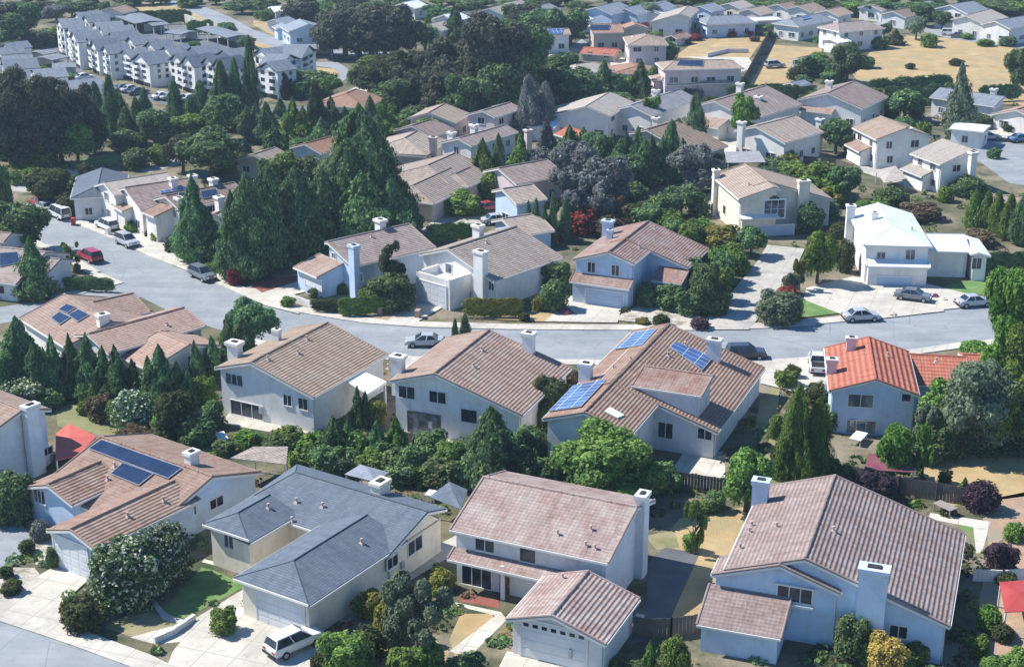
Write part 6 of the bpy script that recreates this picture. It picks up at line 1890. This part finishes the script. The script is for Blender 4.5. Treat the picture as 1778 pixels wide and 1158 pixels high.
for i in range(64):                                  # the far tree line along the top of the hillside
    u = -10 + 1800 * (i + random.random()) / 64; vb = random.uniform(5, 17)
    tree(random.choice(('euc', 'round', 'shrub', 'euc', 'conifer')), u, vb - random.uniform(9, 22), vb, random.uniform(22, 48), random.choice(('dark', 'green', 'euc', 'olive', 'pine', 'dark')))
# labels: how it looks + what it stands beside, told apart by size or by order where two would read alike
SZ = [(12, 'towering'), (8, 'tall'), (5, 'mid-height'), (2.6, 'low'), (0, 'small')]
def szword(hh): return next(w for t, w in SZ if hh >= t)
ORDW = ['leftmost', 'second-from-left', 'third-from-left', 'fourth-from-left', 'fifth-from-left', 'sixth-from-left', 'seventh-from-left']
def describe():
    lab = {}
    for it in PLANTS:
        root, kind, col, u, v, hh = it
        best = min(HOUSES, key=lambda n: (n[1][0] - u) ** 2 + ((n[1][1] - v) * 1.25) ** 2)
        dx, dy = u - best[1][0], v - best[1][1]
        rel = ('right of ' if dx > 0 else 'left of ') if abs(dx) > abs(dy) * 1.3 else ('in front of ' if dy > 0 else 'behind ')
        lab.setdefault(f'{szword(hh)} {COLW[col]} {KW[kind]} {rel}{best[0]}', []).append(it)
    for l, its in lab.items():
        its.sort(key=lambda t: t[3]); n = len(its)
        for i, it in enumerate(its):
            it[0]['label'] = l if n == 1 else (('left-hand ', 'right-hand ')[i] if n == 2 else ('rightmost ' if i == n - 1 else ORDW[min(i, 6)] + ' ')) + l
            it[0]['group'] = ('hedges' if it[1] == 'hedge' else 'shrubs' if it[1] == 'shrub' else 'trees') + ' of the suburb'
describe()

# ================================================================ low plants and weeds of the yards, past counting
def inside(P, x, y):
    r = False; n = len(P)
    for i in range(n):
        a, b = P[i], P[i - 1]
        if (a.y > y) != (b.y > y) and x < (b.x - a.x) * (y - a.y) / (b.y - a.y) + a.x: r = not r
    return r
RECTS = []
for _, _, h in HOUSES:
    if h:
        for w_ in h.wings: RECTS.append((h, w_))
def free(p):
    for P in POLYS:
        if inside(P, p.x, p.y): return False
    for h, w_ in RECTS:
        l = h.inv @ (Vector((p.x, p.y, 0)) - h.O) - w_['A']; s_, t_ = l.dot(w_['e']), l.dot(w_['n'])
        if -w_['hn'] - .3 < s_ < w_['L'] + w_['hf'] + .3 and -w_['wl'] - .3 < t_ < w_['wr'] + .3: return False
    return True
random.seed(99)
for nm, col, cnt, sz in (('ground_cover', 'olive', 900, .22), ('ground_cover', 'green', 700, .22), ('ground_cover', 'dark', 700, .26), ('weeds', 'autumn', 260, .14), ('ground_cover', 'brown', 420, .2)):
    m = MB(); k = 0
    while k < cnt:
        u, v = random.uniform(-20, 1800), 1180 * random.random() ** .8
        p = at(u, v, 0); k += 1
        if noise.noise(Vector((p.x * .06, p.y * .06, 3.3 * len(col)))) < -.05 or not free(p): continue
        r = random.uniform(.35, 1.1); hh = random.uniform(.25, .8); nl = int(10 + 26 * r)
        for _ in range(nl):
            d_ = rv(); d_.z = abs(d_.z); leaf(m, Vector((p.x + d_.x * r, p.y + d_.y * r, d_.z * hh + .03)), d_ + rv() * .6, sz)
    o = m.build(nm, FOL[col]); o['kind'] = 'stuff'
# ================================================================ camera and daylight
cam = bpy.data.cameras.new('camera'); co = bpy.data.objects.new('camera', cam); COL.objects.link(co)
co.location = CAM; co.rotation_euler = (R(90) - PIT, 0, 0); cam.sensor_width = 36; cam.lens = 36 * F / 1778; cam.clip_end = 5000; cam.clip_start = 1
sc.camera = co
SUN_EL, AZ = R(48), (-1.0, .33)                      # the sun stands to the left and a little beyond the scene
w = bpy.data.worlds.new('World'); sc.world = w; w.use_nodes = True
nt = w.node_tree; bg = nt.nodes['Background']; sky = nt.nodes.new('ShaderNodeTexSky'); sky.sky_type = 'NISHITA'; sky.sun_disc = False
sky.sun_elevation = SUN_EL; sky.sun_rotation = math.atan2(AZ[0], AZ[1]); sky.air_density = 1.0; sky.dust_density = 0; sky.ozone_density = 5.0
hs_ = nt.nodes.new('ShaderNodeHueSaturation'); hs_.inputs['Saturation'].default_value = 1.18; nt.links.new(sky.outputs[0], hs_.inputs['Color']); nt.links.new(hs_.outputs[0], bg.inputs[0]); bg.inputs[1].default_value = .115
sl = bpy.data.lights.new('sun', 'SUN'); sl.energy = 5.0; sl.angle = R(.5); sl.color = (1, .955, .88)
so = bpy.data.objects.new('sun', sl); COL.objects.link(so)
d = Vector((AZ[0], AZ[1], 0)).normalized() * math.cos(SUN_EL) + Vector((0, 0, math.sin(SUN_EL)))
so.rotation_euler = d.to_track_quat('Z', 'Y').to_euler(); so.location = (-60, 150, 120)
sc.view_settings.view_transform = 'Standard'; sc.view_settings.look = 'None'; sc.view_settings.exposure = 0.6; sc.view_settings.gamma = 1
sc.cycles.max_bounces = 5; sc.cycles.diffuse_bounces = 3; sc.cycles.transparent_max_bounces = 4

# the thin air between the camera and the far hillside
hz = MB(); hz.box(-700, 700, -15, 1200, -1, 72); ho = hz.build('haze', 'white'); ho['kind'] = 'stuff'
hm, hnt = new_mat('haze_air'); hn_ = N(hnt); pv = hn_('ShaderNodeVolumePrincipled'); pv.inputs['Color'].default_value = (.62, .80, 1, 1); pv.inputs['Density'].default_value = .0002; pv.inputs['Anisotropy'].default_value = .2
oo = hn_('ShaderNodeOutputMaterial'); hn_.link(pv.outputs[0], oo.inputs['Volume']); ho.data.materials.clear(); ho.data.materials.append(hm)
